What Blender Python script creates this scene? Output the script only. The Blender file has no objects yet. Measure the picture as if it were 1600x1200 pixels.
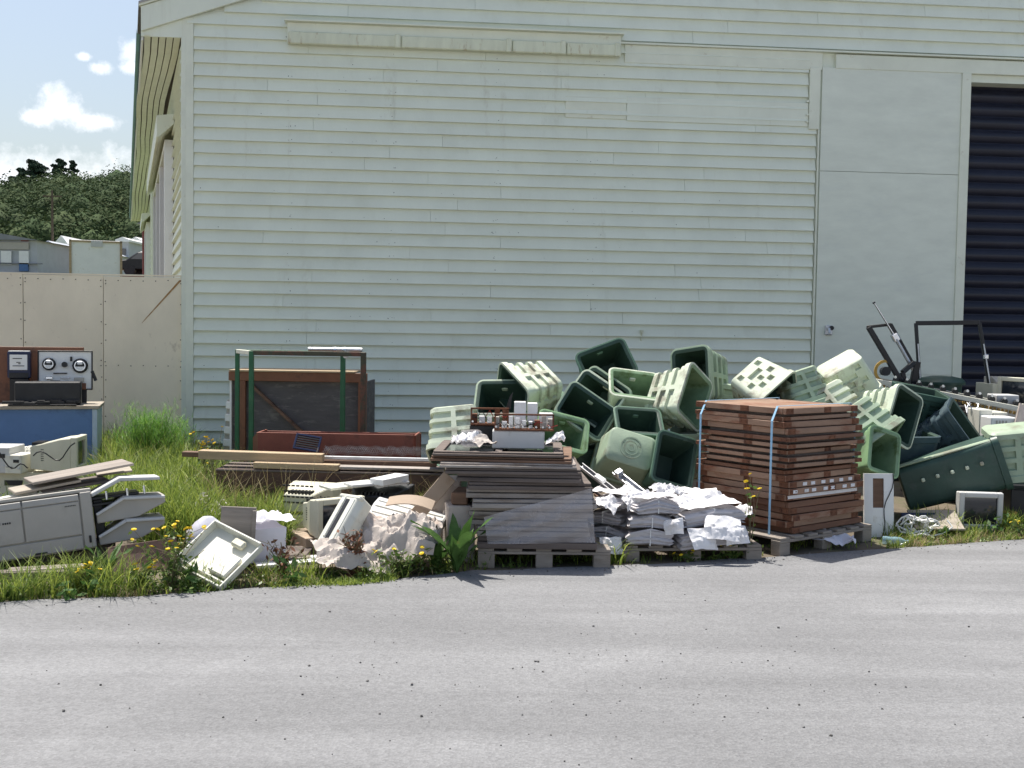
import bpy, bmesh, math, random
import numpy as np
from mathutils import Vector, Matrix, Euler, noise
random.seed(7)
R = math.radians
scene = bpy.context.scene
col = scene.collection

# ------------------------------------------------------------------ camera
EYE, F, PITCH, ROLL = 1.7, 1720.0, R(2.83), R(0.83)
fw = Vector((0, math.cos(PITCH), -math.sin(PITCH)))
u0 = Vector((0, math.sin(PITCH), math.cos(PITCH)))
r0 = Vector((1, 0, 0))
RT = r0 * math.cos(ROLL) + u0 * math.sin(ROLL)
UP = -r0 * math.sin(ROLL) + u0 * math.cos(ROLL)
CAM = Vector((0, 0, EYE))
cd = bpy.data.cameras.new('camera')
cam = bpy.data.objects.new('camera', cd)
col.objects.link(cam)
cam.matrix_world = Matrix((RT, UP, -fw)).transposed().to_4x4()
cam.location = CAM
cd.sensor_width = 36.0
cd.lens = F / 1600 * 36.0
cd.clip_start = 0.1
cd.clip_end = 3000
scene.camera = cam
scene.render.resolution_x, scene.render.resolution_y = 1024, 768

# ------------------------------------------------------------------ light
SUN_EL, SUN_AZ = R(67), R(-33)          # azimuth from +Y (behind the building), negative = to the left
sd = Vector((math.sin(SUN_AZ) * math.cos(SUN_EL), math.cos(SUN_AZ) * math.cos(SUN_EL), math.sin(SUN_EL)))
sl = bpy.data.lights.new('sun', 'SUN')
sl.energy = 5.0
sl.angle = R(0.53)
sl.color = (1.0, 0.95, 0.87)
so = bpy.data.objects.new('sun', sl)
col.objects.link(so)
so.rotation_euler = sd.to_track_quat('Z', 'Y').to_euler()
so.location = (0, 0, 30)
scene.view_settings.view_transform = 'Standard'
scene.view_settings.look = 'None'
scene.view_settings.gamma = 1.0
scene.view_settings.exposure = 0.52

w = bpy.data.worlds.new('World')
scene.world = w
w.use_nodes = True
nt = w.node_tree
nt.nodes.clear()
def N(tree, kind, **kw):
    n = tree.nodes.new(kind)
    for k, v in kw.items():
        if k.startswith('i_'):
            n.inputs[k[2:].replace('_', ' ')].default_value = v
        else:
            setattr(n, k, v)
    return n
def MATH(tree, op, a, b=None, clamp=False):
    n = tree.nodes.new('ShaderNodeMath'); n.operation = op; n.use_clamp = clamp
    for i, q in enumerate((a, b)):
        if q is None: continue
        if isinstance(q, (int, float)): n.inputs[i].default_value = q
        else: tree.links.new(q, n.inputs[i])
    return n.outputs[0]
out = N(nt, 'ShaderNodeOutputWorld')
bg = N(nt, 'ShaderNodeBackground')
bg.inputs[1].default_value = 0.102
sky = N(nt, 'ShaderNodeTexSky')
sky.sky_type = 'NISHITA'
sky.sun_disc = False
sky.sun_elevation = SUN_EL
sky.sun_rotation = SUN_AZ
sky.air_density = 1.25
sky.dust_density = 3.2
sky.ozone_density = 1.5
tc = N(nt, 'ShaderNodeTexCoord')
def pxdir(x, y):
    return (fw + RT * ((x - 800) / F) + UP * ((600 - y) / F)).normalized()
# clouds: scattered cumulus over the whole sky (noise) + the puff and the bank seen behind the hill
nz = N(nt, 'ShaderNodeTexNoise', i_Scale=30.0, i_Detail=10.0, i_Roughness=0.66)
nt.links.new(tc.outputs['Generated'], nz.inputs['Vector'])
nzb = N(nt, 'ShaderNodeTexNoise', i_Scale=3.2, i_Detail=5.0, i_Roughness=0.55)
nt.links.new(tc.outputs['Generated'], nzb.inputs['Vector'])
def puff(c, rad, sq):
    vm = N(nt, 'ShaderNodeVectorMath', operation='SUBTRACT')
    nt.links.new(tc.outputs['Generated'], vm.inputs[0]); vm.inputs[1].default_value = c
    v2 = N(nt, 'ShaderNodeVectorMath', operation='MULTIPLY')
    nt.links.new(vm.outputs[0], v2.inputs[0]); v2.inputs[1].default_value = (1, 1, sq)
    ln = N(nt, 'ShaderNodeVectorMath', operation='LENGTH')
    nt.links.new(v2.outputs[0], ln.inputs[0])
    return MATH(nt, 'SUBTRACT', 1.0, MATH(nt, 'DIVIDE', ln.outputs['Value'], rad))
acc = None
for (x, y, rp, sq) in ((95, 172, 52, 1.5), (150, 188, 52, 3.0), (60, 182, 42, 2.4), (92, 158, 30, 1.0), (215, 82, 34, 1.3), (155, 108, 22, 1.6), (212, 105, 26, 1.6), (130, 88, 16, 1.8)):
    p = puff(pxdir(x, y), rp / F * .95, sq)
    acc = p if acc is None else MATH(nt, 'MAXIMUM', acc, p)
wob = MATH(nt, 'MULTIPLY', MATH(nt, 'SUBTRACT', nz.outputs['Fac'], 0.56), 2.6)
puffs = MATH(nt, 'POWER', MATH(nt, 'MULTIPLY', MATH(nt, 'ADD', acc, wob), 1.5, True), 1.3)
sep = N(nt, 'ShaderNodeSeparateXYZ')
nt.links.new(tc.outputs['Generated'], sep.inputs[0])
elev = sep.outputs['Z']
bank = MATH(nt, 'SUBTRACT', 0.142, elev)
bank = MATH(nt, 'ADD', bank, MATH(nt, 'MULTIPLY', MATH(nt, 'SUBTRACT', nz.outputs['Fac'], 0.5), 0.085))
bank = MATH(nt, 'MULTIPLY', bank, 34.0, True)
scat = MATH(nt, 'MULTIPLY', MATH(nt, 'SUBTRACT', MATH(nt, 'ADD', nzb.outputs['Fac'], MATH(nt, 'MULTIPLY', wob, 0.06)), 0.60), 9.0, True)
scat = MATH(nt, 'MULTIPLY', scat, MATH(nt, 'MULTIPLY', MATH(nt, 'SUBTRACT', elev, 0.42), 6.0, True))
cm = MATH(nt, 'MAXIMUM', MATH(nt, 'MAXIMUM', puffs, bank), scat, True)
mixc = N(nt, 'ShaderNodeMix', data_type='RGBA')
nt.links.new(MATH(nt, 'MULTIPLY', cm, 0.93), mixc.inputs['Factor'])
nt.links.new(sky.outputs[0], mixc.inputs['A'])
mixc.inputs['B'].default_value = (9.0, 9.2, 9.6, 1)
nt.links.new(mixc.outputs['Result'], bg.inputs[0])
nt.links.new(bg.outputs[0], out.inputs[0])

# ------------------------------------------------------------------ pixels to places
def ray(x, y):
    return fw + RT * ((x - 800) / F) + UP * ((600 - y) / F)
def gp(x, y, z=0.0):                    # where the pixel's ray meets the level z
    d = ray(x, y)
    return CAM + d * ((z - EYE) / d.z)
def dp(x, y, Y):                        # the point on the ray at depth Y
    d = ray(x, y)
    return CAM + d * (Y / d.y)

# ------------------------------------------------------------------ materials
MATS = {}
def mat(name, c, rough=0.65, var=0.18, scale=6.0, bump=0.15, bscale=70.0, metal=0.0, c2=None, m2=0.5, s2=3.0,
        trans=0.0, stretch=(1, 1, 1), spec=0.4, island=0.0, sharp=8.0, alpha=1.0):
    """procedural surface: base colour with noise, worn patches of c2 covering about m2 of it, fine relief"""
    m = bpy.data.materials.new(name)
    m.use_nodes = True
    t = m.node_tree
    t.nodes.clear()
    o = N(t, 'ShaderNodeOutputMaterial')
    b = N(t, 'ShaderNodeBsdfPrincipled')
    b.inputs['Roughness'].default_value = rough
    b.inputs['Metallic'].default_value = metal
    b.inputs['Specular IOR Level'].default_value = spec
    tcn = N(t, 'ShaderNodeTexCoord')
    oi = N(t, 'ShaderNodeObjectInfo')
    ad = N(t, 'ShaderNodeVectorMath', operation='MULTIPLY_ADD')
    cx = N(t, 'ShaderNodeCombineXYZ')
    for i in range(3): t.links.new(oi.outputs['Random'], cx.inputs[i])
    t.links.new(cx.outputs[0], ad.inputs[0]); ad.inputs[1].default_value = (7.3, 3.1, 5.7)
    mp = N(t, 'ShaderNodeVectorMath', operation='MULTIPLY')
    t.links.new(tcn.outputs['Object'], mp.inputs[0]); mp.inputs[1].default_value = stretch
    t.links.new(mp.outputs[0], ad.inputs[2])
    n1 = N(t, 'ShaderNodeTexNoise', i_Scale=scale, i_Detail=6.0, i_Roughness=0.6)
    t.links.new(ad.outputs[0], n1.inputs['Vector'])
    mx = N(t, 'ShaderNodeMix', data_type='RGBA')
    mr = MATH(t, 'MULTIPLY', MATH(t, 'SUBTRACT', n1.outputs['Fac'], 0.3), 2.5, True)
    t.links.new(mr, mx.inputs['Factor'])
    mx.inputs['A'].default_value = [min(1, v * (1 - var)) for v in c] + [1]
    mx.inputs['B'].default_value = [min(1, v * (1 + var)) for v in c] + [1]
    cur = mx.outputs['Result']
    if c2 is not None:
        n2 = N(t, 'ShaderNodeTexNoise', i_Scale=s2, i_Detail=8.0, i_Roughness=0.68)
        t.links.new(ad.outputs[0], n2.inputs['Vector'])
        k = MATH(t, 'MULTIPLY', MATH(t, 'SUBTRACT', n2.outputs['Fac'], 0.5 + (0.5 - m2) * 0.35), sharp, True)
        m3 = N(t, 'ShaderNodeMix', data_type='RGBA')
        t.links.new(k, m3.inputs['Factor'])
        t.links.new(cur, m3.inputs['A']); m3.inputs['B'].default_value = list(c2) + [1]
        cur = m3.outputs['Result']
    if island > 0:
        ge = N(t, 'ShaderNodeNewGeometry')
        hs = N(t, 'ShaderNodeHueSaturation')
        v = MATH(t, 'ADD', MATH(t, 'MULTIPLY', ge.outputs['Random Per Island'], island * 2), 1 - island)
        t.links.new(v, hs.inputs['Value'])
        hv = MATH(t, 'ADD', MATH(t, 'MULTIPLY', ge.outputs['Random Per Island'], -0.05), 0.52)
        t.links.new(hv, hs.inputs['Hue'])
        t.links.new(cur, hs.inputs['Color'])
        cur = hs.outputs['Color']
    t.links.new(cur, b.inputs['Base Color'])
    if bump > 0:
        n3 = N(t, 'ShaderNodeTexNoise', i_Scale=bscale, i_Detail=4.0)
        t.links.new(ad.outputs[0], n3.inputs['Vector'])
        bp = N(t, 'ShaderNodeBump')
        bp.inputs['Strength'].default_value = bump
        bp.inputs['Distance'].default_value = 0.01
        t.links.new(n3.outputs['Fac'], bp.inputs['Height'])
        t.links.new(bp.outputs[0], b.inputs['Normal'])
    fin = b.outputs[0]
    if trans > 0:
        tr = N(t, 'ShaderNodeBsdfTranslucent')
        t.links.new(cur, tr.inputs[0])
        ms = N(t, 'ShaderNodeMixShader'); ms.inputs[0].default_value = trans
        t.links.new(fin, ms.inputs[1]); t.links.new(tr.outputs[0], ms.inputs[2])
        fin = ms.outputs[0]
    if alpha < 1:
        tp = N(t, 'ShaderNodeBsdfTransparent')
        ms = N(t, 'ShaderNodeMixShader'); ms.inputs[0].default_value = alpha
        t.links.new(tp.outputs[0], ms.inputs[1]); t.links.new(fin, ms.inputs[2])
        fin = ms.outputs[0]
    t.links.new(fin, o.inputs[0])
    MATS[name] = m
    return m

mat('wall_paint', (0.73, 0.765, 0.65), 0.55, 0.06, 1.6, 0.12, 40, c2=(0.56, 0.58, 0.45), m2=0.27, s2=1.1, sharp=2.5, stretch=(1, 1, .5))
mat('panel_paint', (0.70, 0.735, 0.635), 0.6, 0.06, 2.5, 0.06, 50, c2=(0.57, 0.61, 0.56), m2=0.35, s2=0.9, sharp=2.5, stretch=(1, 1, 3))
mat('trim_paint', (0.72, 0.745, 0.62), 0.55, 0.06, 3, 0.1, 50, c2=(0.50, 0.46, 0.34), m2=0.16, s2=5)
mat('stained_trim', (0.66, 0.68, 0.52), 0.6, 0.10, 6, 0.2, 60, c2=(0.40, 0.32, 0.18), m2=0.28, s2=9, stretch=(1.4, 1, .35))
mat('fence_ply', (0.82, 0.735, 0.565), 0.7, 0.07, 2.2, 0.1, 60, c2=(0.42, 0.35, 0.26), m2=0.16, s2=4, stretch=(1, 1, .6))
mat('dark_nail', (0.05, 0.035, 0.03), 0.7)
mat('roller_slat', (0.011, 0.013, 0.027), 0.4, 0.25, 2, 0.05, 30)
mat('roof_iron', (0.35, 0.33, 0.32), 0.5, 0.2, 3, 0.1, c2=(0.25, 0.12, 0.07), m2=0.3, s2=2)
mat('gutter_teal', (0.03, 0.14, 0.15), 0.45, 0.2, 4)
mat('glass_dark', (0.03, 0.035, 0.04), 0.08, 0.1, 3, 0.0, spec=0.8)
mat('red_paint', (0.22, 0.04, 0.04), 0.5, 0.2, 3)
mat('white_paint', (0.78, 0.78, 0.76), 0.5, 0.05, 3, 0.05, c2=(0.6, 0.57, 0.5), m2=0.2)
mat('pale_grey_iron', (0.42, 0.44, 0.47), 0.5, 0.08, 2, 0.1, 20)
mat('grey_roof', (0.20, 0.21, 0.225), 0.5, 0.1, 2, 0.1)
mat('black_metal', (0.012, 0.012, 0.014), 0.4, 0.3, 8, 0.05)
mat('black_plastic', (0.014, 0.015, 0.018), 0.45, 0.3, 8, 0.08)
mat('rust_black', (0.02, 0.017, 0.015), 0.55, 0.4, 8, 0.1, c2=(0.12, 0.06, 0.03), m2=0.25, s2=9)
mat('chrome', (0.65, 0.66, 0.68), 0.25, 0.08, 5, 0.03, metal=0.9)
mat('galvanised', (0.55, 0.56, 0.58), 0.42, 0.15, 9, 0.05, metal=0.7)
mat('beige_plastic', (0.58, 0.56, 0.44), 0.5, 0.06, 5, 0.05, c2=(0.42, 0.38, 0.27), m2=0.18, s2=6)
mat('pale_plastic', (0.66, 0.655, 0.575), 0.5, 0.08, 5, 0.06, c2=(0.44, 0.40, 0.31), m2=0.34, s2=6, sharp=5)
mat('grey_plastic', (0.41, 0.385, 0.345), 0.5, 0.08, 4, 0.05, c2=(0.29, 0.26, 0.225), m2=0.34, s2=4, sharp=4)
mat('light_grey_plastic', (0.55, 0.55, 0.54), 0.5, 0.06, 4, 0.05, c2=(0.4, 0.38, 0.34), m2=0.2, s2=5)
mat('screen_glass', (0.018, 0.022, 0.03), 0.12, 0.1, 3, 0, spec=0.7)
mat('blue_panel', (0.085, 0.17, 0.34), 0.6, 0.12, 3, 0.1, c2=(0.06, 0.11, 0.22), m2=0.3, s2=3)
mat('pale_blue_lit_edge', (0.38, 0.47, 0.56), 0.6, 0.1, 5, 0.1)  # paler than the front panel; the lit end edge is put into the colour
mat('old_ply', (0.33, 0.29, 0.235), 0.75, 0.2, 6, 0.2, c2=(0.22, 0.17, 0.12), m2=0.3, s2=6, stretch=(.4, 2, 2))
mat('brown_board', (0.20, 0.085, 0.045), 0.6, 0.2, 4, 0.1, c2=(0.11, 0.05, 0.03), m2=0.4, s2=4)
mat('navy_plastic', (0.012, 0.02, 0.06), 0.35, 0.2, 6, 0.03)
mat('rust', (0.15, 0.06, 0.03), 0.8, 0.35, 9, 0.4, 60, c2=(0.07, 0.03, 0.02), m2=0.4, s2=7)
mat('rusty_brown_sheet', (0.10, 0.055, 0.04), 0.7, 0.25, 4, 0.2, 50, c2=(0.06, 0.035, 0.03), m2=0.4, s2=5)
mat('red_oxide', (0.22, 0.07, 0.045), 0.65, 0.15, 4, 0.15, c2=(0.14, 0.05, 0.035), m2=0.35, s2=4)
mat('grey_slate_ply', (0.10, 0.095, 0.095), 0.75, 0.2, 5, 0.2, c2=(0.18, 0.17, 0.16), m2=0.42, s2=6, stretch=(.6, 1, 2.2))
mat('green_steel', (0.02, 0.115, 0.05), 0.45, 0.2, 6, 0.1, c2=(0.09, 0.04, 0.025), m2=0.25, s2=7)
mat('green_steel_rusted', (0.05, 0.05, 0.03), 0.6, 0.3, 6, 0.2, c2=(0.12, 0.05, 0.03), m2=0.6, s2=7)
mat('timber_grey', (0.265, 0.23, 0.20), 0.8, 0.2, 7, 0.3, 80, c2=(0.10, 0.08, 0.068), m2=0.4, s2=4, stretch=(.25, 3, 3))
mat('timber_tan', (0.40, 0.30, 0.19), 0.75, 0.18, 7, 0.25, 80, c2=(0.22, 0.14, 0.08), m2=0.3, s2=4, stretch=(.25, 3, 3))
mat('timber_brown', (0.17, 0.10, 0.065), 0.75, 0.25, 7, 0.3, 80, c2=(0.08, 0.045, 0.03), m2=0.4, s2=4, stretch=(.25, 3, 3))
mat('timber_dark', (0.135, 0.108, 0.094), 0.8, 0.25, 7, 0.3, 80, c2=(0.07, 0.055, 0.05), m2=0.4, s2=4, stretch=(.25, 3, 3))
mat('sash_white_worn', (0.32, 0.285, 0.26), 0.7, 0.15, 7, 0.3, 80, c2=(0.20, 0.155, 0.125), m2=0.5, s2=5, stretch=(.3, 2, 2))
mat('pallet_wood', (0.27, 0.235, 0.20), 0.85, 0.2, 6, 0.3, 70, c2=(0.20, 0.165, 0.13), m2=0.4, s2=5, stretch=(.4, 2, 2))
mat('tray_wood', (0.165, 0.078, 0.045), 0.6, 0.22, 5, 0.2, 60, c2=(0.13, 0.055, 0.035), m2=0.35, s2=4, stretch=(.4, .4, 2))
mat('tray_wood_pale', (0.27, 0.165, 0.11), 0.6, 0.2, 5, 0.2, 60, c2=(0.19, 0.07, 0.035), m2=0.46, s2=4, stretch=(.5, .5, 2))
mat('strap_blue', (0.28, 0.48, 0.66), 0.4, 0.1, 5, 0.03)
mat('paper', (0.80, 0.79, 0.80), 0.8, 0.05, 8, 0.2, 40, c2=(0.62, 0.58, 0.55), m2=0.25, s2=5, trans=0.12)
mat('newsprint', (0.49, 0.47, 0.485), 0.85, 0.08, 9, 0.35, 50, c2=(0.27, 0.25, 0.245), m2=0.4, s2=8, stretch=(1, 1, 6))
mat('cardboard', (0.36, 0.28, 0.21), 0.8, 0.1, 5, 0.1, c2=(0.30, 0.21, 0.14), m2=0.3, s2=4)
mat('sack_cloth', (0.46, 0.41, 0.37), 0.85, 0.1, 6, 0.3, 120, c2=(0.42, 0.32, 0.27), m2=0.3, s2=5)
mat('white_wrap', (0.74, 0.73, 0.80), 0.5, 0.06, 5, 0.15, 30, trans=0.15)
mat('clear_wrap', (0.60, 0.57, 0.58), 0.22, 0.2, 9, 0.9, 22, alpha=0.36, spec=0.6)
mat('bin_sage', (0.34, 0.43, 0.31), 0.5, 0.12, 5, 0.12, 60, c2=(0.25, 0.26, 0.19), m2=0.45, s2=4.5, trans=0.07)
mat('bin_pale', (0.58, 0.64, 0.50), 0.5, 0.12, 5, 0.12, 60, c2=(0.33, 0.32, 0.245), m2=0.46, s2=4.5, trans=0.06)
mat('bin_bright', (0.28, 0.45, 0.24), 0.45, 0.12, 5, 0.1, 60, c2=(0.22, 0.32, 0.18), m2=0.3, s2=6, trans=0.2)
mat('bin_inner_shade', (0.028, 0.058, 0.042), 0.5, 0.2, 5, 0.1, 60, c2=(0.05, 0.085, 0.06), m2=0.3, s2=6)  # unfaded green, blackened further so the shade inside bins is in the colour
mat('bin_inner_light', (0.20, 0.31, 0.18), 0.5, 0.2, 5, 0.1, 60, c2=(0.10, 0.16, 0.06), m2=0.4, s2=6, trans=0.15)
mat('bin_dark', (0.035, 0.075, 0.06), 0.42, 0.2, 5, 0.1, 60, c2=(0.06, 0.09, 0.08), m2=0.35, s2=6, trans=0.05)
mat('bin_slate', (0.055, 0.085, 0.10), 0.42, 0.2, 5, 0.1, 60, c2=(0.08, 0.11, 0.12), m2=0.35, s2=6)
mat('bin_mid', (0.10, 0.18, 0.125), 0.45, 0.15, 5, 0.1, 60, c2=(0.15, 0.20, 0.15), m2=0.35, s2=6, trans=0.05)
mat('yellow_brass', (0.45, 0.27, 0.05), 0.45, 0.2, 8, 0.1)
mat('ochre_chain', (0.30, 0.19, 0.05), 0.6, 0.3, 20, 0.2)
mat('cream_rail', (0.62, 0.61, 0.52), 0.5, 0.08, 5, 0.1, c2=(0.4, 0.33, 0.2), m2=0.2, s2=8)
mat('wire_grey', (0.30, 0.30, 0.31), 0.55, 0.2, 9, 0.0, metal=0.3)
mat('red_wire', (0.3, 0.03, 0.02), 0.5)
mat('clear_blue', (0.35, 0.55, 0.65), 0.1, 0.05, 5, 0.05, alpha=0.45, spec=0.8)
mat('grass_blade', (0.21, 0.29, 0.055), 0.5, 0.2, 2, 0.0, trans=0.42, island=0.5, spec=0.3, c2=(0.085, 0.15, 0.028), m2=0.5, s2=1.9, sharp=5)
mat('grass_dry', (0.30, 0.25, 0.12), 0.7, 0.2, 3, 0.0, trans=0.25, island=0.35)
mat('weed_leaf', (0.10, 0.165, 0.035), 0.45, 0.2, 5, 0.0, trans=0.28, island=0.35)
mat('dock_leaf', (0.065, 0.135, 0.032), 0.55, 0.3, 12, 0.5, 60, trans=0.25, spec=0.25, c2=(0.14, 0.15, 0.04), m2=0.2, s2=9)
mat('fennel_green', (0.17, 0.35, 0.06), 0.55, 0.2, 3, 0.0, trans=0.35, island=0.3)
mat('weed_stem', (0.16, 0.14, 0.07), 0.6, 0.2, 5, 0.0, island=0.3)
mat('flower_yellow', (0.80, 0.60, 0.02), 0.5, 0.1, 5, 0.0, trans=0.2)
mat('seed_fluff', (0.62, 0.58, 0.52), 0.9, 0.1, 5, 0.0, trans=0.3)
mat('forest_leaf', (0.052, 0.080, 0.034), 0.8, 0.3, 0.05, 0.0, trans=0.1, island=0.12, spec=0.05, c2=(0.030, 0.048, 0.030), m2=0.5, s2=0.10, sharp=5)
mat('pine_leaf', (0.032, 0.052, 0.034), 0.8, 0.3, 0.3, 0.0, trans=0.05, island=0.4, spec=0.05)
mat('bark', (0.10, 0.075, 0.055), 0.85, 0.2, 4, 0.4)
mat('road_stone', (0.10, 0.095, 0.09), 0.8, 0.3, 9, 0.1, island=0.5)
mat('soil', (0.13, 0.105, 0.075), 0.9, 0.3, 3, 0.5, 40, c2=(0.08, 0.085, 0.035), m2=0.45, s2=1.5)
mat('hill_ground', (0.10, 0.12, 0.045), 0.9, 0.3, 0.15, 0.0, c2=(0.16, 0.17, 0.05), m2=0.4, s2=0.2)

# rust and grime runs down the weatherboards
t = MATS['wall_paint'].node_tree
b = [n for n in t.nodes if n.type == 'BSDF_PRINCIPLED'][0]
src = b.inputs['Base Color'].links[0].from_socket
tcw = [n for n in t.nodes if n.type == 'TEX_COORD'][0]
mw_ = N(t, 'ShaderNodeMapping'); mw_.inputs['Scale'].default_value = (5.5, 5.5, .55); t.links.new(tcw.outputs['Object'], mw_.inputs[0])
nw = N(t, 'ShaderNodeTexNoise', i_Scale=1.0, i_Detail=8.0, i_Roughness=0.7); t.links.new(mw_.outputs[0], nw.inputs[0])
nb2 = N(t, 'ShaderNodeTexNoise', i_Scale=.55, i_Detail=3.0); t.links.new(tcw.outputs['Object'], nb2.inputs[0])
fw_ = MATH(t, 'MULTIPLY', MATH(t, 'MULTIPLY', MATH(t, 'SUBTRACT', nw.outputs[0], 0.575), 5.0, True), MATH(t, 'MULTIPLY', MATH(t, 'SUBTRACT', nb2.outputs[0], 0.40), 5.0, True))
mxw = N(t, 'ShaderNodeMix', data_type='RGBA'); t.links.new(MATH(t, 'MULTIPLY', fw_, 0.5), mxw.inputs['Factor']); t.links.new(src, mxw.inputs['A']); mxw.inputs['B'].default_value = (0.40, 0.36, 0.25, 1)
t.links.new(mxw.outputs['Result'], b.inputs['Base Color'])
# road: worn chip seal, wheel tracks polished along its length
m = mat('chipseal', (0.176, 0.178, 0.183), 0.85, 0.13, 0.45, 0, c2=None)
t = m.node_tree
b = [n for n in t.nodes if n.type == 'BSDF_PRINCIPLED'][0]
src = b.inputs['Base Color'].links[0].from_socket
tcn = [n for n in t.nodes if n.type == 'TEX_COORD'][0]
mpv = N(t, 'ShaderNodeMapping')
mpv.inputs['Rotation'].default_value = (0, 0, R(-14)); mpv.inputs['Scale'].default_value = (0.10, 1.5, 1)
t.links.new(tcn.outputs['Object'], mpv.inputs[0])
ns = N(t, 'ShaderNodeTexNoise', i_Scale=1.6, i_Detail=5.0, i_Roughness=0.6)
t.links.new(mpv.outputs[0], ns.inputs[0])
nf = N(t, 'ShaderNodeTexNoise', i_Scale=95.0, i_Detail=3.0, i_Roughness=0.8)
t.links.new(tcn.outputs['Object'], nf.inputs[0])
nv = N(t, 'ShaderNodeTexVoronoi', i_Scale=75.0)
t.links.new(tcn.outputs['Object'], nv.inputs[0])
k = MATH(t, 'ADD', MATH(t, 'MULTIPLY', ns.outputs[0], 0.8), 0.60)
k = MATH(t, 'MULTIPLY', k, MATH(t, 'ADD', MATH(t, 'MULTIPLY', nf.outputs[0], 0.42), 0.79))
vs = N(t, 'ShaderNodeSeparateColor'); t.links.new(nv.outputs['Color'], vs.inputs[0])
k = MATH(t, 'MULTIPLY', k, MATH(t, 'ADD', MATH(t, 'MULTIPLY', vs.outputs[0], 0.28), 0.86))
# worn tyre sweeps: (centre x, y, radius, half width, gain)
sxyz = N(t, 'ShaderNodeSeparateXYZ'); t.links.new(tcn.outputs['Object'], sxyz.inputs[0])
for cx0, cy0, rad0, hw, gain in ((3.2, 3.0, 5.2, .13, .10), (3.2, 3.0, 3.7, .13, .08), (-6, -30, 36.6, .22, -.10), (-6, -30, 35.1, .22, -.08), (9, -14, 19.6, .16, -.11), (-2, 40, 33.6, .15, .07)):
    dx = MATH(t, 'SUBTRACT', sxyz.outputs[0], cx0); dy = MATH(t, 'SUBTRACT', sxyz.outputs[1], cy0)
    rr_ = MATH(t, 'SQRT', MATH(t, 'ADD', MATH(t, 'MULTIPLY', dx, dx), MATH(t, 'MULTIPLY', dy, dy)))
    bnd = MATH(t, 'SUBTRACT', 1.0, MATH(t, 'DIVIDE', MATH(t, 'ABSOLUTE', MATH(t, 'SUBTRACT', rr_, rad0)), hw), True)
    bnd = MATH(t, 'MULTIPLY', bnd, MATH(t, 'MULTIPLY', MATH(t, 'SUBTRACT', ns.outputs[0], 0.35), 4.0, True))
    k = MATH(t, 'MULTIPLY', k, MATH(t, 'ADD', MATH(t, 'MULTIPLY', bnd, gain), 1.0))
npt = N(t, 'ShaderNodeTexNoise', i_Scale=0.8, i_Detail=7.0, i_Roughness=0.65); t.links.new(mpv.outputs[0], npt.inputs[0])
k = MATH(t, 'MULTIPLY', k, MATH(t, 'ADD', MATH(t, 'MULTIPLY', MATH(t, 'MULTIPLY', MATH(t, 'SUBTRACT', npt.outputs[0], 0.58), 9.0, True), -.13), 1.0))
vm = N(t, 'ShaderNodeVectorMath', operation='SCALE')
t.links.new(src, vm.inputs[0]); t.links.new(k, vm.inputs['Scale'])
t.links.new(vm.outputs[0], b.inputs['Base Color'])
bp = N(t, 'ShaderNodeBump'); bp.inputs['Strength'].default_value = 0.55; bp.inputs['Distance'].default_value = 0.006
t.links.new(nv.outputs['Distance'], bp.inputs['Height']); t.links.new(bp.outputs[0], b.inputs['Normal'])

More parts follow.
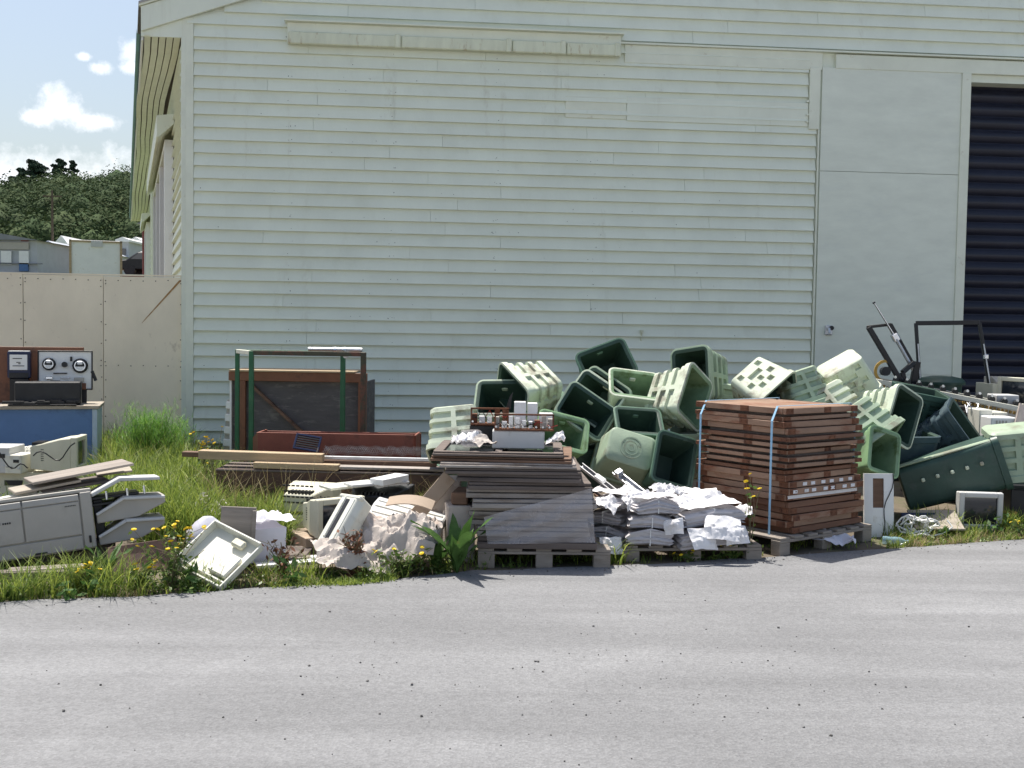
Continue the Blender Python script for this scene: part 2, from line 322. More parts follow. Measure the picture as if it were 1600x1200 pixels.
# ------------------------------------------------------------------ mesh helpers
class MB:
    def __init__(s): s.v = []; s.f = []
    def add(s, vs, fs, M=None):
        k = len(s.v)
        s.v += [tuple(M @ Vector(p)) if M is not None else tuple(p) for p in vs]
        s.f += [tuple(i + k for i in f) for f in fs]
        return s
    def box(s, c, d, M=None):
        x, y, z = c; a, b_, h = d[0] / 2, d[1] / 2, d[2] / 2
        vs = [(x + i * a, y + j * b_, z + k * h) for k in (-1, 1) for j in (-1, 1) for i in (-1, 1)]
        return s.add(vs, [(0, 2, 3, 1), (4, 5, 7, 6), (0, 1, 5, 4), (2, 6, 7, 3), (0, 4, 6, 2), (1, 3, 7, 5)], M)
    def hexa(s, b4, t4, M=None):            # bottom loop and top loop, both counter-clockwise from above
        return s.add(list(b4) + list(t4), [(3, 2, 1, 0), (4, 5, 6, 7), (0, 1, 5, 4), (1, 2, 6, 5), (2, 3, 7, 6), (3, 0, 4, 7)], M)
    def loft(s, loops, M=None, cap=True, close=True):
        n = len(loops[0]); vs = [p for L in loops for p in L]; fs = []
        for i in range(len(loops) - 1):
            for j in range(n if close else n - 1):
                k = (j + 1) % n
                fs.append((i * n + j, i * n + k, (i + 1) * n + k, (i + 1) * n + j))
        if cap:
            fs.append(tuple(range(n - 1, -1, -1)))
            fs.append(tuple((len(loops) - 1) * n + j for j in range(n)))
        return s.add(vs, fs, M)
    def tube(s, pts, r, n=8, M=None, cap=True):
        pts = [Vector(p) for p in pts]; loops = []
        rr = r if isinstance(r, (list, tuple)) else [r] * len(pts)
        for i, p in enumerate(pts):
            d = (pts[min(i + 1, len(pts) - 1)] - pts[max(i - 1, 0)])
            d = d.normalized() if d.length > 1e-9 else Vector((0, 0, 1))
            a = d.orthogonal().normalized() if i == 0 else (pa - d * pa.dot(d)).normalized()
            pa = a
            b_ = d.cross(a)
            loops.append([p + (a * math.cos(2 * math.pi * j / n) + b_ * math.sin(2 * math.pi * j / n)) * rr[i] for j in range(n)])
        return s.loft(loops, M, cap)
    def bar(s, a, b_, w, h, up=(0, 0, 1), M=None):     # rectangular bar between two points
        a, b_ = Vector(a), Vector(b_); d = b_ - a
        z = d.normalized(); x = Vector(up).cross(z)
        if x.length < 1e-5: x = Vector((1, 0, 0)).cross(z)
        x.normalize(); y = z.cross(x)
        q = [(-1, -1), (1, -1), (1, 1), (-1, 1)]
        return s.loft([[p + x * (i * w / 2) + y * (j * h / 2) for i, j in q] for p in (a, b_)], M)
    def lathe(s, prof, n=20, M=None):
        return s.loft([[(r * math.cos(2 * math.pi * j / n), r * math.sin(2 * math.pi * j / n), z) for j in range(n)] for r, z in prof], M)
    def ring(s, r1, r2, z0, z1, n=28, M=None):         # flat annulus with thickness
        P = [(r1, z0), (r1, z1), (r2, z1), (r2, z0), (r1, z0)]
        return s.loft([[(r * math.cos(2 * math.pi * j / n), r * math.sin(2 * math.pi * j / n), z) for j in range(n)] for r, z in P], M, cap=False)
    def mesh(s, name, bevel=0.0, smooth=None, seg=1):
        me = bpy.data.meshes.new(name)
        me.from_pydata(s.v, [], s.f)
        if bevel > 0:
            bm = bmesh.new(); bm.from_mesh(me)
            bmesh.ops.recalc_face_normals(bm, faces=bm.faces)
            es = [e for e in bm.edges if len(e.link_faces) == 2 and e.calc_face_angle(0) > 0.5]
            bmesh.ops.bevel(bm, geom=es, offset=bevel, segments=seg, profile=0.5, affect='EDGES', clamp_overlap=True)
            bm.to_mesh(me); bm.free()
        else:
            bm = bmesh.new(); bm.from_mesh(me)
            bmesh.ops.recalc_face_normals(bm, faces=bm.faces)
            bm.to_mesh(me); bm.free()
        if smooth is not None:
            me.shade_smooth()
            me.set_sharp_from_angle(angle=smooth)
        return me
    def build(s, name, m, parent=None, bevel=0.0, smooth=None, M=None, seg=1):
        return obj(name, s.mesh(name, bevel, smooth, seg), m, parent, M)
def obj(name, me, m, parent=None, M=None):
    o = bpy.data.objects.new(name, me)
    col.objects.link(o)
    if m is not None and len(me.materials) == 0: me.materials.append(MATS[m] if isinstance(m, str) else m)
    if parent is not None: o.parent = parent
    if M is not None: o.matrix_local = M
    return o
def tag(o, label=None, cat=None, group=None, kind=None):
    if label: o['label'] = label
    if cat: o['category'] = cat
    if group: o['group'] = group
    if kind: o['kind'] = kind
    return o
def TM(loc, rot=(0, 0, 0)):
    return Matrix.Translation(Vector(loc)) @ Euler([R(a) for a in rot], 'XYZ').to_matrix().to_4x4()
def axes(loc, z, x=(1, 0, 0), spin=0):        # frame with local z along z, local x near x, spun about z
    z = Vector(z).normalized(); x = Vector(x); x = (x - z * x.dot(z)).normalized(); y = z.cross(x)
    return Matrix.Translation(Vector(loc)) @ Matrix((x, y, z)).transposed().to_4x4() @ Matrix.Rotation(R(spin), 4, 'Z')
def thing(name, label, cat, M=None, group=None):
    o = bpy.data.objects.new(name, None)
    col.objects.link(o)
    o.empty_display_size = 0.1
    if M is not None: o.matrix_local = M
    return tag(o, label, cat, group)
def bx(c, d, M=None): return MB().box(c, d, M)
def np_mesh(name, V, Fq, m, parent=None, smooth=False):
    """fast mesh from numpy arrays: V (n,3), Fq (k,3|4)"""
    me = bpy.data.meshes.new(name)
    n = Fq.shape[1]
    me.vertices.add(len(V)); me.vertices.foreach_set('co', V.astype(np.float32).ravel())
    me.loops.add(Fq.size); me.loops.foreach_set('vertex_index', Fq.astype(np.int32).ravel())
    me.polygons.add(len(Fq)); me.polygons.foreach_set('loop_start', (np.arange(len(Fq)) * n).astype(np.int32))
    me.update(calc_edges=True); me.validate()
    if smooth: me.shade_smooth()
    return obj(name, me, m, parent)
# ================================================================== SETTING
def sstep(a, b_, x):
    t_ = np.clip((x - a) / (b_ - a), 0, 1); return t_ * t_ * (3 - 2 * t_)
def terr(X, Y):
    X = np.asarray(X, float); Y = np.asarray(Y, float)
    z = 4.2 * sstep(19, 60, Y) + 2.2 * sstep(60, 112, Y)
    crest = np.clip(14.0 + (X + 121) * 0.31, 11, 30)
    z = z + crest * np.clip((Y - 108) / 170.0, 0, 1.0) ** 0.9 * (Y > 108)
    z = z - 0.05 * np.clip(Y - 300, 0, 900)
    return np.where(Y > 19, z, 0.0)
ys = np.concatenate([np.linspace(-40, 19, 12), np.linspace(20, 110, 30), np.linspace(115, 300, 26), np.array([340, 420, 600, 900, 1500])])
xs = np.concatenate([np.array([-900, -500, -320]), np.linspace(-230, 60, 40), np.array([120, 240, 500, 900])])
GX, GY = np.meshgrid(xs, ys)
GZ = terr(GX, GY)
V = np.stack([GX, GY, GZ], -1).reshape(-1, 3)
nx, ny = len(xs), len(ys)
I = (np.arange(ny - 1)[:, None] * nx + np.arange(nx - 1)[None]).ravel()
Fq = np.stack([I, I + 1, I + nx + 1, I + nx], -1)
g = np_mesh('ground', V, Fq, 'soil', smooth=True)
g.data.materials.append(MATS['hill_ground'])
mi = (V[Fq].mean(1)[:, 1] > 19).astype(np.int32)
g.data.polygons.foreach_set('material_index', mi)
tag(g, kind='structure')

# road with a ragged seal edge
edge_px = [(-420, 972), (0, 944), (200, 934), (400, 922), (520, 916), (620, 908), (740, 894), (940, 888), (1100, 878), (1200, 872), (1420, 857), (1600, 845), (2100, 815)]
edge = [gp(*p) for p in edge_px]
ep = []
for i in range(len(edge) - 1):
    n_ = max(2, int((edge[i + 1] - edge[i]).length / 0.12))
    for k in range(n_):
        p = edge[i].lerp(edge[i + 1], k / n_)
        p.y += noise.noise(p * 2.1) * 0.05 + noise.noise(p * 7) * 0.035
        ep.append(p)
ep.append(edge[-1])
ep = [Vector((-40, ep[0].y - 10.0, 0))] + ep + [Vector((40, ep[-1].y + 9.0, 0))]
def edge_y(x):
    for a, b_ in zip(ep[:-1], ep[1:]):
        if a.x <= x <= b_.x: return a.y + (b_.y - a.y) * (x - a.x) / (b_.x - a.x + 1e-9)
    return ep[-1].y
vs = []; fs = []
for p in ep:
    vs += [(p.x, p.y + 0.03, -0.01), (p.x, p.y, 0.012), (p.x, p.y - 0.5, 0.014), (p.x, -12, 0.014)]
for i in range(len(ep) - 1):
    for k in range(3):
        fs.append((i * 4 + k, i * 4 + k + 1, i * 4 + k + 5, i * 4 + k + 4))
road = MB().add(vs, fs).build('road', 'chipseal')
tag(road, kind='structure')
# loose stones on the road
rs = random.Random(3)
sv = MB()
def stone(mb, p, s):
    q = [Vector((1, 0, 0)), Vector((0, 1, 0)), Vector((-1, 0, 0)), Vector((0, -1, 0))]
    a = rs.uniform(0, 6.28); Mz = Matrix.Rotation(a, 3, 'Z')
    lo = [tuple(p + Mz @ (v * s * rs.uniform(.7, 1.2))) for v in q]
    hi = [tuple(p + Mz @ (v * s * rs.uniform(.4, .8)) + Vector((0, 0, s * rs.uniform(.6, 1.1)))) for v in q]
    mb.hexa(lo, hi)
for k in range(420):
    x = rs.uniform(-5, 7) if k > 150 else rs.gauss(0.3, 1.1)
    y = rs.uniform(3.5, 9) if k > 150 else rs.gauss(5.3, .6)
    if y > edge_y(x) - .1: continue
    stone(sv, Vector((x, y, 0.014)), rs.choice((.003, .004, .005, .006, .009)) * rs.uniform(.7, 1.1))
for k in range(420):
    x = rs.uniform(-4.5, 7); y = edge_y(x) + rs.uniform(-.28, .05) * rs.random() ** .5
    stone(sv, Vector((x, y, 0.012)), rs.choice((.003, .004, .006, .008)))
tag(sv.build('loose_stones', 'road_stone'), 'loose dark stones scattered over the grey road', 'gravel', kind='stuff')

# ------------------------------------------------------------------ the warehouse
YAW = R(5.6)
C0 = gp(288, 717)
uu = Vector((math.cos(YAW), math.sin(YAW), 0)); nn = Vector((math.sin(YAW), -math.cos(YAW), 0))
WM = Matrix.Translation(C0) @ Matrix((uu, -nn, Vector((0, 0, 1)))).transposed().to_4x4()
def W(x, y, off=0.0):
    d = ray(x, y)
    t_ = (C0 + nn * off - CAM).dot(nn) / d.dot(nn)
    p = CAM + d * t_ - C0
    return p.dot(uu), p.z
wh = thing('warehouse', 'large pale painted weatherboard warehouse with gable front and dark roller door', 'building', WM)
s1, z1 = W(298, 28); s2_, z2 = W(380, 3)
SL = (z2 - z1) / (s2_ - s1)
def rake(s): return z1 + SL * (s - s1) if s < RIDGE else z1 + SL * (2 * RIDGE - s - s1)
RIDGE, WEND = 8.2, 16.6
SB = 0.12                                         # corner board width
doorL = W(1270, 400)[0]; jambL = W(1491, 400)[0]; jambR = W(1504, 400)[0]
head = W(1400, 112)[1]
# backing wall (with the roller door opening left free)
pl = [(0, 0.02), (jambR, 0.02), (jambR, W(1560, 130)[1]), (jambR + 4.0, W(1560, 130)[1]), (jambR + 4.0, 0.02), (WEND, 0.02), (WEND, rake(WEND) + .02), (RIDGE, rake(RIDGE) + .02), (0, rake(0) + .02)]
fwm = MB().loft([[(x, d_, z) for x, z in pl] for d_ in (0.0, 0.12)])
front = fwm.build('front_wall', 'wall_paint', wh)
# weatherboards, each its own piece
pitch = 0.0
zA = W(304, 516)[1]; zB = W(304, 653)[1]
pitch = (zA - zB) / 7.0
zlow = zB - pitch * int((zB - 0.05) / pitch)
rb = random.Random(11)
def wboard(sa, sb, z, parent, name='weatherboard', M=None, m='wall_paint', top=None, sag=0.0):
    h = pitch + 0.012 if top is None else top
    j = rb.uniform(-.0012, .0012)
    b4 = [(sa, -.054 + j, z), (sb, -.054 + j, z + sag), (sb, -.001, z + sag), (sa, -.001, z)]
    t4 = [(sa, -.006, z + h), (sb, -.006, z + h + sag), (sb, -.001, z + h + sag), (sa, -.001, z + h)]
    return MB().hexa(b4, t4).build(name, m, parent, M=M)
patch = (W(883, 160)[0], W(978, 160)[0], W(1262, 160)[0])
zp0, zp1 = W(1000, 190)[1], W(1000, 153)[1]
rail0, rail1 = W(450, 60)[0], W(968, 80)[0]
zr0, zr1 = W(700, 80)[1], W(700, 48)[1]
zh0, zh1 = W(1150, 106)[1], W(1150, 78)[1]
z = zlow; row = 0
while z < rake(RIDGE):
    a = SB + .003
    if z + pitch > rake(SB) - .02: a = (z + pitch * .4 - z1) / SL + s1
    e = doorL - .01 if z < zh1 - .02 else WEND - max(0, (z - rake(WEND)) / SL)
    if z > W(1262, 200)[1] and z < zh1 - .02: e = W(1262, 150)[0] - .004
    if e > a + .1:
        cuts = [a]
        q = a + rb.uniform(.8, 4.2)
        while q < e - .6:
            cuts.append(q); q += rb.uniform(2.2, 5.2)
        cuts.append(e)
        for c0, c1 in zip(cuts[:-1], cuts[1:]):
            wboard(c0, c1 - .003, z, front, sag=rb.uniform(-.002, .002))
    z += pitch; row += 1
# boards to the right of the roller opening
z = zlow
while z < zh1 - .02:
    wboard(jambR + 4.16, WEND, z, front); z += pitch
# corner board, head flashing, sliding panel, jambs
bx((SB / 2 - .01, -.022, rake(0) / 2 + .02), (SB + .02, .044, rake(0)), None).build('corner_board', 'trim_paint', wh, bevel=.004)
bx(((rail1 + doorL) / 2 + .05, -.026, (zh0 + zh1) / 2), (doorL - rail1 - .02, .05, zh1 - zh0)).build('head_board', 'trim_paint', wh, bevel=.004)
bx(((rail1 + WEND) / 2, -.045, zh1 + .012), (WEND - rail1, .09, .022)).build('head_flashing', 'trim_paint', wh)
bx(((doorL + WEND) / 2 + .14, -.03, (W(1400, 112)[1] + W(1400, 90)[1]) / 2), (WEND - doorL - .16, .06, W(1400, 90)[1] - W(1400, 112)[1])).build('head_board', 'trim_paint', wh, bevel=.004)
# old track cover with stained tape boxes
tr = bx(((rail0 + rail1) / 2, -.055, (zr0 + zr1) / 2), (rail1 - rail0, .11, zr1 - zr0)).build('track_cover', 'trim_paint', wh, bevel=.006)
bx(((rail0 + rail1) / 2, -.09, zr1 + .01), (rail1 - rail0 + .06, .18, .022)).build('cover_cap', 'trim_paint', tr, bevel=.003)
q = rail0 + .02
for k, (xe) in enumerate((628, 800, 884, 968)):
    e = W(xe, 70)[0] - .012
    zz = zr0 - .01
    bx(((q + e) / 2, -.13, zz + .07), (e - q, .045, .15)).build('tape_strip', 'stained_trim', tr, bevel=.012)
    bx((e - .04, -.135, zz + .075), (.07, .065, .17)).build('joint_clip', 'stained_trim', tr, bevel=.01)
    q = e + .006
# patch boards near the door, plywood sliding panel
zq = W(1262, 203)[1]
bx(((patch[0] + patch[1]) / 2, -.03, (zp0 + zp1) / 2), (patch[1] - patch[0], .018, (zp1 - zp0) * .9)).build('patch_board', 'trim_paint', wh, bevel=.003)
bx(((patch[1] + patch[2]) / 2, -.036, (zp0 + zp1) / 2), (patch[2] - patch[1] - .01, .022, zp1 - zp0)).build('patch_board', 'wall_paint', wh, bevel=.003)
d0 = W(1262, 150)[0]; d1 = W(1279, 150)[0]
bx(((d0 + d1) / 2, -.035, (zq + head) / 2), (d1 - d0 - .006, .06, head - zq)).build('jamb_block', 'trim_paint', wh, bevel=.004)
sp = bx(((doorL + jambL) / 2, -.01, (head + .1) / 2), (jambL - doorL, .018, head - .1)).build('sliding_panel', 'panel_paint', wh)
zz = [0.1, W(1390, 585)[1], W(1390, 271)[1], W(1390, 110)[1]]
for a, b_ in zip(zz[:-1], zz[1:]):
    bx(((doorL + jambL) / 2 + .02, -.034, (a + b_) / 2), (jambL - doorL - .05, .03, b_ - a - .007)).build('sheet', 'panel_paint', sp)
bx((doorL + .012, -.04, (zq + .1) / 2), (.02, .04, zq - .1)).build('edge_strip', 'trim_paint', wh, bevel=.003)
for zz_ in (zp0 + .06, zp0 + .15, zp1 + .02):
    MB().tube([(d0 - .02, -.04, zz_), (d0 - .02, -.075, zz_)], .016, 8).build('bolt_head', 'trim_paint', wh)
bx((jambR - .058, -.036, (head + .1) / 2), (.125, .07, head - .1)).build('door_jamb', 'trim_paint', wh, bevel=.004)
bx((jambR + 4.08, -.036, (head + .1) / 2), (.13, .07, head - .1)).build('door_jamb', 'trim_paint', wh, bevel=.004)
# roller door: interlocking slats set back in the opening
rd = bx((jambR + 2.0, .30, W(1560, 130)[1] / 2), (4.1, .02, W(1560, 130)[1] + .1)).build('roller_door', 'roller_slat', wh)
zt = 0.03; slat = None
prof = [(0, 0), (-.02, .02), (-.04, .06), (-.044, .09), (-.034, .125), (-.015, .15), (-.004, .165), (0, .178)]
while zt < W(1560, 130)[1]:
    if slat is None:
        slat = MB().loft([[(x, .285 + y_, z_) for y_, z_ in prof] for x in (jambR - .04, jambR + 4.04)], cap=False, close=False).mesh('slat', smooth=R(60))
    obj('slat', slat, 'roller_slat', rd, Matrix.Translation((0, 0, zt)))
    zt += .18
for sx in (jambR + .03, jambR + 3.97):
    bx((sx, .16, W(1560, 130)[1] / 2), (.012, .3, W(1560, 130)[1])).build('door_reveal', 'trim_paint', wh)
bx((jambR + 2, .16, W(1560, 130)[1] + .012), (4.0, .3, .012)).build('door_reveal', 'trim_paint', wh)
# tap and vent stub
st, ztp = W(1292, 516)
tp = bx((st, -.06, ztp), (.10, .05, .13)).build('tap_box', 'galvanised', wh, bevel=.012)
MB().tube([(st - .03, -.08, ztp + .02), (st - .03, -.15, ztp + .02), (st - .03, -.17, ztp - .04)], .018, 8).build('spout', 'galvanised', tp)
MB().tube([(st + .025, -.08, ztp + .03), (st + .025, -.11, ztp + .03)], .03, 10).build('knob', 'black_plastic', tp)
st, ztp = W(1001, 518)
MB().tube([(st, -.02, ztp - .12), (st, -.05, ztp - .03), (st, -.06, ztp)], .012, 8).tube([(st, -.06, ztp - .01), (st, -.06, ztp + .02)], .026, 10).build('pipe_stub', 'stained_trim', wh)
# nail heads and splits in the boards
nh = MB(); rn_ = random.Random(31)
for k in range(330):
    x_ = rn_.choice((1.3, 2.6, 3.9, 5.2)) + rn_.gauss(0, .03) if rn_.random() < .6 else rn_.uniform(.2, doorL - .1)
    r_ = rn_.randint(1, int(rake(x_) / pitch) - 1); z_ = zlow + r_ * pitch + rn_.uniform(.025, .05)
    if z_ > zh1 or (x_ > patch[0] - .1 and abs(z_ - zp0) < .5): continue
    y_ = -.054 + .048 * (z_ - zlow - r_ * pitch) / pitch
    s_ = rn_.uniform(.004, .009); nh.box((x_, y_ - .001, z_), (s_, .006, s_))
tag(nh.build('nail_heads', 'dark_nail', front), kind='stuff')
# barge board along the rake, roof sheets, boxed eave end
EO = W(224, 50)[0]
def rk(s, up): return (s, rake(s) + up)
bz = .30
def rakeslab(name, sa, sb, lo, hi, ya, yb, m, par):
    vs = [(sa, ya, rake(sa) + lo), (sb, ya, rake(sb) + lo), (sb, yb, rake(sb) + lo), (sa, yb, rake(sa) + lo)]
    vt = [(sa, ya, rake(sa) + hi), (sb, ya, rake(sb) + hi), (sb, yb, rake(sb) + hi), (sa, yb, rake(sa) + hi)]
    return MB().hexa(vs, vt).build(name, m, par, bevel=.004)
rakeslab('barge_board', EO - .01, RIDGE, 0, bz, -.085, -.045, 'wall_paint', wh)
rakeslab('barge_flashing', EO - .03, RIDGE, bz + .005, bz + .06, -.11, .02, 'trim_paint', wh)
rakeslab('barge_board', RIDGE, WEND + .6, 0, bz, -.085, -.045, 'wall_paint', wh)
zs = W(240, 57)[1]
MB().loft([[(EO - .02, d_, zs - .01), (-.02, d_, zs - .01), (-.02, d_, rake(-.02) + .02), (EO - .02, d_, rake(EO) + .02)] for d_ in (-.04, -.012)]).build('eave_end_panel', 'wall_paint', wh)
# side wall runs back at an obtuse corner
def loc(X, Y): p = Vector((X, Y, 0)) - C0; return p.dot(uu), p.dot(-nn)
wd = Vector((-.352, 1, 0)).normalized()
wl = Vector((wd.dot(uu), wd.dot(-nn), 0)); wl.normalize()
wn = Vector((-wl.y, wl.x, 0))                          # outward (to the left)
LEN = 26.0
SM = Matrix((wl, -wn, Vector((0, 0, 1)))).transposed().to_4x4()   # local x along the side wall, -y outward
side = bx((LEN / 2, .06, zs / 2), (LEN, .1, zs)).build('side_wall', 'wall_paint', wh, M=SM)
z = zlow; sb_mesh = None
while z < zs - .03:
    sag = 0.0
    wboard(.05, LEN, z, side); z += pitch
bx((.0, -.012, zs / 2), (.1, .05, zs)).build('corner_board', 'trim_paint', side)
# soffit boards running along the eave, gutter, roof sheets
EW = abs(EO) * abs(uu.cross(Vector((wd.x, wd.y, 0))).z) - .01
nb = 5
for k in range(nb):
    y0, y1 = -EW + k * (EW - .03) / nb, -EW + (k + 1) * (EW - .03) / nb - .014
    L = []
    for i in range(27):
        x = .05 + i * (LEN - .05) / 26
        wv = .03 * noise.noise(Vector((x * .35, k * .1, 0))) - .02 * (1 - math.cos(x * .55))
        sh = EW * .0 + wl.dot(Vector((1, 0, 0))) * 0
        L.append([(x, y0 + wv, zs + .0 + wv * .5), (x, y1 + wv, zs + wv * .5), (x, y1 + wv, zs + .02 + wv * .5), (x, y0 + wv, zs + .02 + wv * .5)])
    MB().loft(L).build('soffit_board', 'trim_paint', side)
bx((LEN / 2 + .25, -EW / 2, zs + .06), (LEN, EW, .03)).build('soffit_backing', 'timber_dark', side)
bx((LEN / 2 + .25, -EW - .02, zs + .06), (LEN, .025, .16)).build('fascia', 'white_paint', side)
L = [(.05, -EW - .035), (-.02, -EW - .04), (-.03, -EW - .06), (-.01, -EW - .085), (.05, -EW - .09)]
MB().loft([[(x, y_, zs + .10 + h_) for h_, y_ in L] for x in (.35, LEN)], cap=False, close=False).build('gutter', 'gutter_teal', side)
for t_ in (12.5, 25.6):
    MB().tube([(t_, -.10, zs - .05), (t_, -.08, .1)], .045, 8).build('downpipe', 'trim_paint' if t_ < 20 else 'red_paint', side)
# roof planes
e0 = Vector((EO - .03, -.12, rake(EO) + bz + .05)); e1 = Vector((RIDGE, -.12, rake(RIDGE) + bz + .05)); e2 = Vector((WEND + .6, -.12, rake(WEND + .6) + bz + .05))
bk = wl * LEN; bk.z = 0
def roofp(a, b_):
    t4 = [a, b_, b_ + bk, a + bk]; return MB().hexa([p - Vector((0, 0, .03)) for p in t4], t4)
roofp(e0, e1).build('roof', 'roof_iron', wh)
roofp(e1, e2).build('roof', 'roof_iron', wh)
MB().loft([[(WEND, d_, 0), (WEND, d_, rake(WEND)), (WEND - .1, d_, rake(WEND)), (WEND - .1, d_, 0)] for d_ in (.13, 20)]).build('side_wall', 'wall_paint', wh)
# side windows under boxed hoods
def side_window(t0, t1, zb, zt_, hd):
    wn_ = bx(((t0 + t1) / 2, -.03, (zb + zt_) / 2), (t1 - t0, .05, zt_ - zb)).build('window', 'glass_dark', side)
    fr = MB()
    fr.box(((t0 + t1) / 2, -.09, zt_), (t1 - t0 + .1, .12, .1)); fr.box(((t0 + t1) / 2, -.09, zb), (t1 - t0 + .1, .16, .08))
    n_ = 3
    for k in range(n_ + 1):
        fr.box((t0 + (t1 - t0) * k / n_, -.09, (zb + zt_) / 2), (.11, .13, zt_ - zb - .1))
    fr.build('frame', 'white_paint', wn_, bevel=.004)
    hx0, hx1 = t0 - .45, t1 + .5
    MB().loft([[(x, -.03, zt_ + .28 + hd), (x, -.27, zt_ + .24 + hd), (x, -.27, zt_ + .02), (x, -.24, zt_ + .02), (x, -.03, zt_ + .22)] for x in (hx0, hx1)]).build('hood', 'trim_paint', wn_, bevel=.003)
side_window(2.7, 9.5, 1.2, W(281, 217)[1] - .0 + .35, .08)
side_window(17.5, 20.5, 1.2, 4.45, 0.0)

# ------------------------------------------------------------------ plywood fence
fence = thing('plywood_fence', 'tall cream plywood fence nailed in sheets beside the warehouse corner', 'fence', WM)
ft = W(200, 433)[1]
xsj = [0.0 + -.015, W(162, 560)[0], W(37, 560)[0], 0, 0, 0]
wsh = xsj[1] - xsj[2]
xsj[3] = xsj[2] - wsh; xsj[4] = xsj[3] - wsh; xsj[5] = xsj[4] - wsh
for k in range(5):
    b_, a = xsj[k], xsj[k + 1]
    sh = bx(((a + b_) / 2, .0 + .004 * (k % 2), ft / 2 + .02), (b_ - a - .008, .018, ft - .03 + .012 * k)).build('sheet', 'fence_ply', fence)
    nl = MB()
    for zz_ in (ft - .04, W(220, 572)[1], .35):
        n_ = 7
        for j in range(n_):
            nl.box((a + .03 + (b_ - a - .06) * j / (n_ - 1), -.012, zz_ + rb.uniform(-.008, .008)), (.011, .006, .011))
    for j in range(9):
        for xx in (a + .025, b_ - .025):
            nl.box((xx + rb.uniform(-.005, .005), -.012, .3 + j * (ft - .4) / 8 + rb.uniform(-.03, .03)), (.011, .006, .011))
    tag(nl.build('nail_heads', 'dark_nail', sh), kind='stuff')
    bx((a, .06, ft / 2), (.09, .09, ft - .06)).build('post', 'timber_grey', fence)
for zz_ in (.35, W(220, 572)[1], ft - .06):
    bx(((xsj[0] + xsj[5]) / 2, .13, zz_), (xsj[0] - xsj[5], .045, .09)).build('rail', 'timber_grey', fence)
bx(((xsj[0] + xsj[5]) / 2, .012, ft + .025), (xsj[0] - xsj[5], .05, .018)).build('capping', 'fence_ply', fence)
# rust streak on the sheet by the corner
a = W(283, 438); b_ = W(222, 505)
stk = MB(); n_ = 12
for k in range(n_):
    f0, f1 = k / n_, (k + 1) / n_
    p0 = (a[0] + (b_[0] - a[0]) * f0, a[1] + (b_[1] - a[1]) * f0); p1 = (a[0] + (b_[0] - a[0]) * f1, a[1] + (b_[1] - a[1]) * f1)
    w0, w1 = .018 * (1 - f0) ** .6 + .003, .018 * (1 - f1) ** .6 + .003
    stk.add([(p0[0] - w0, -.0125, p0[1]), (p0[0] + w0 * .5, -.0125, p0[1]), (p1[0] + w1 * .5, -.0125, p1[1]), (p1[0] - w1, -.0125, p1[1])], [(0, 1, 2, 3)])
mat('rust_streak', (0.36, 0.20, 0.07), 0.8, 0.2, 9, 0, c2=(0.52, 0.42, 0.29), m2=0.5, s2=14, sharp=4)
stk.build('rust_streak', 'rust_streak', fence)

# ------------------------------------------------------------------ beyond the fence
def tz(p): return float(terr(p.x, p.y))
# grey industrial shed with a low gable
def shed(px0, px1, py_eave, py_ridge, Y, depth, label, wallm, roofm, yaw=0, door=False, name='industrial_shed'):
    a = dp(px0, py_eave, Y); b_ = dp(px1, py_eave, Y)
    base = min(tz(a), tz(b_)) - .4; h = a.z - base; wd_ = b_.x - a.x
    M = TM((a.x, Y, base), (0, 0, yaw))
    o = thing(name, label, 'building', M)
    rise = dp(px0, py_ridge, Y).z - a.z
    MB().box((wd_ / 2, depth / 2, h / 2), (wd_, depth, h)).build('wall', wallm, o)
    MB().loft([[(-.2, d_, h), (wd_ + .2, d_, h), (wd_ * .42, d_, h + rise)] for d_ in (-.3, depth)]).build('roof', roofm, o)
    n_ = int(wd_ / .45)
    return o, wd_, h
o, wd_, h = shed(-150, 58, 373, 352, 58, 16, 'light grey shed with dark gable roof and blue signs beyond the fence', 'pale_grey_iron', 'grey_roof')
for (x0, x1, y0, y1, mm) in ((-20, 45, 378, 390, 'grey_plastic'), (2, 18, 392, 413, 'white_paint'), (30, 45, 392, 413, 'white_paint'), (30, 44, 412, 424, 'blue_panel'), (-30, 66, 410, 413, 'grey_roof'), (33, 44, 374, 377, 'red_paint')):
    p = dp(x0, y0, 57.9); q = dp(x1, y1, 57.9)
    l0 = p.x - o.location.x; l1 = q.x - o.location.x
    bx(((l0 + l1) / 2, -.08, (p.z + q.z) / 2 - o.location.z), (l1 - l0, .12, p.z - q.z)).build('window' if mm != 'grey_roof' else 'canopy', mm, o)
o2, _, _ = shed(58, 104, 392, 376, 70, 14, 'lower pale grey lean-to shed with sloping roof beside the larger shed', 'pale_grey_iron', 'pale_grey_iron', name='lean_to_shed')
# white box truck body
a = dp(108, 374, 44); b_ = dp(186, 374, 44)
zb = tz(a) - .02
tr_h = a.z - zb - .55
trk = thing('box_truck', 'white box truck seen from behind over the cream fence', 'truck', TM((a.x, 44, zb), (0, 0, 20)))
tw = b_.x - a.x
bx((tw / 2, 3, .55 + tr_h / 2), (tw, 6, tr_h)).build('cargo_box', 'white_paint', trk, bevel=.03)
fr = MB()
for sx in (.04, tw - .04): fr.box((sx, -.03, .55 + tr_h / 2), (.09, .05, tr_h))
fr.box((tw / 2, -.03, .55 + tr_h - .05), (tw, .05, .07)); fr.build('door_frame', 'timber_tan', trk)
p = dp(140, 375, 44); q = dp(157, 385, 44)
bx(((p.x + q.x) / 2 - a.x, -.035, (p.z + q.z) / 2 - zb), (q.x - p.x, .05, p.z - q.z)).build('vent_panel', 'light_grey_plastic', trk)
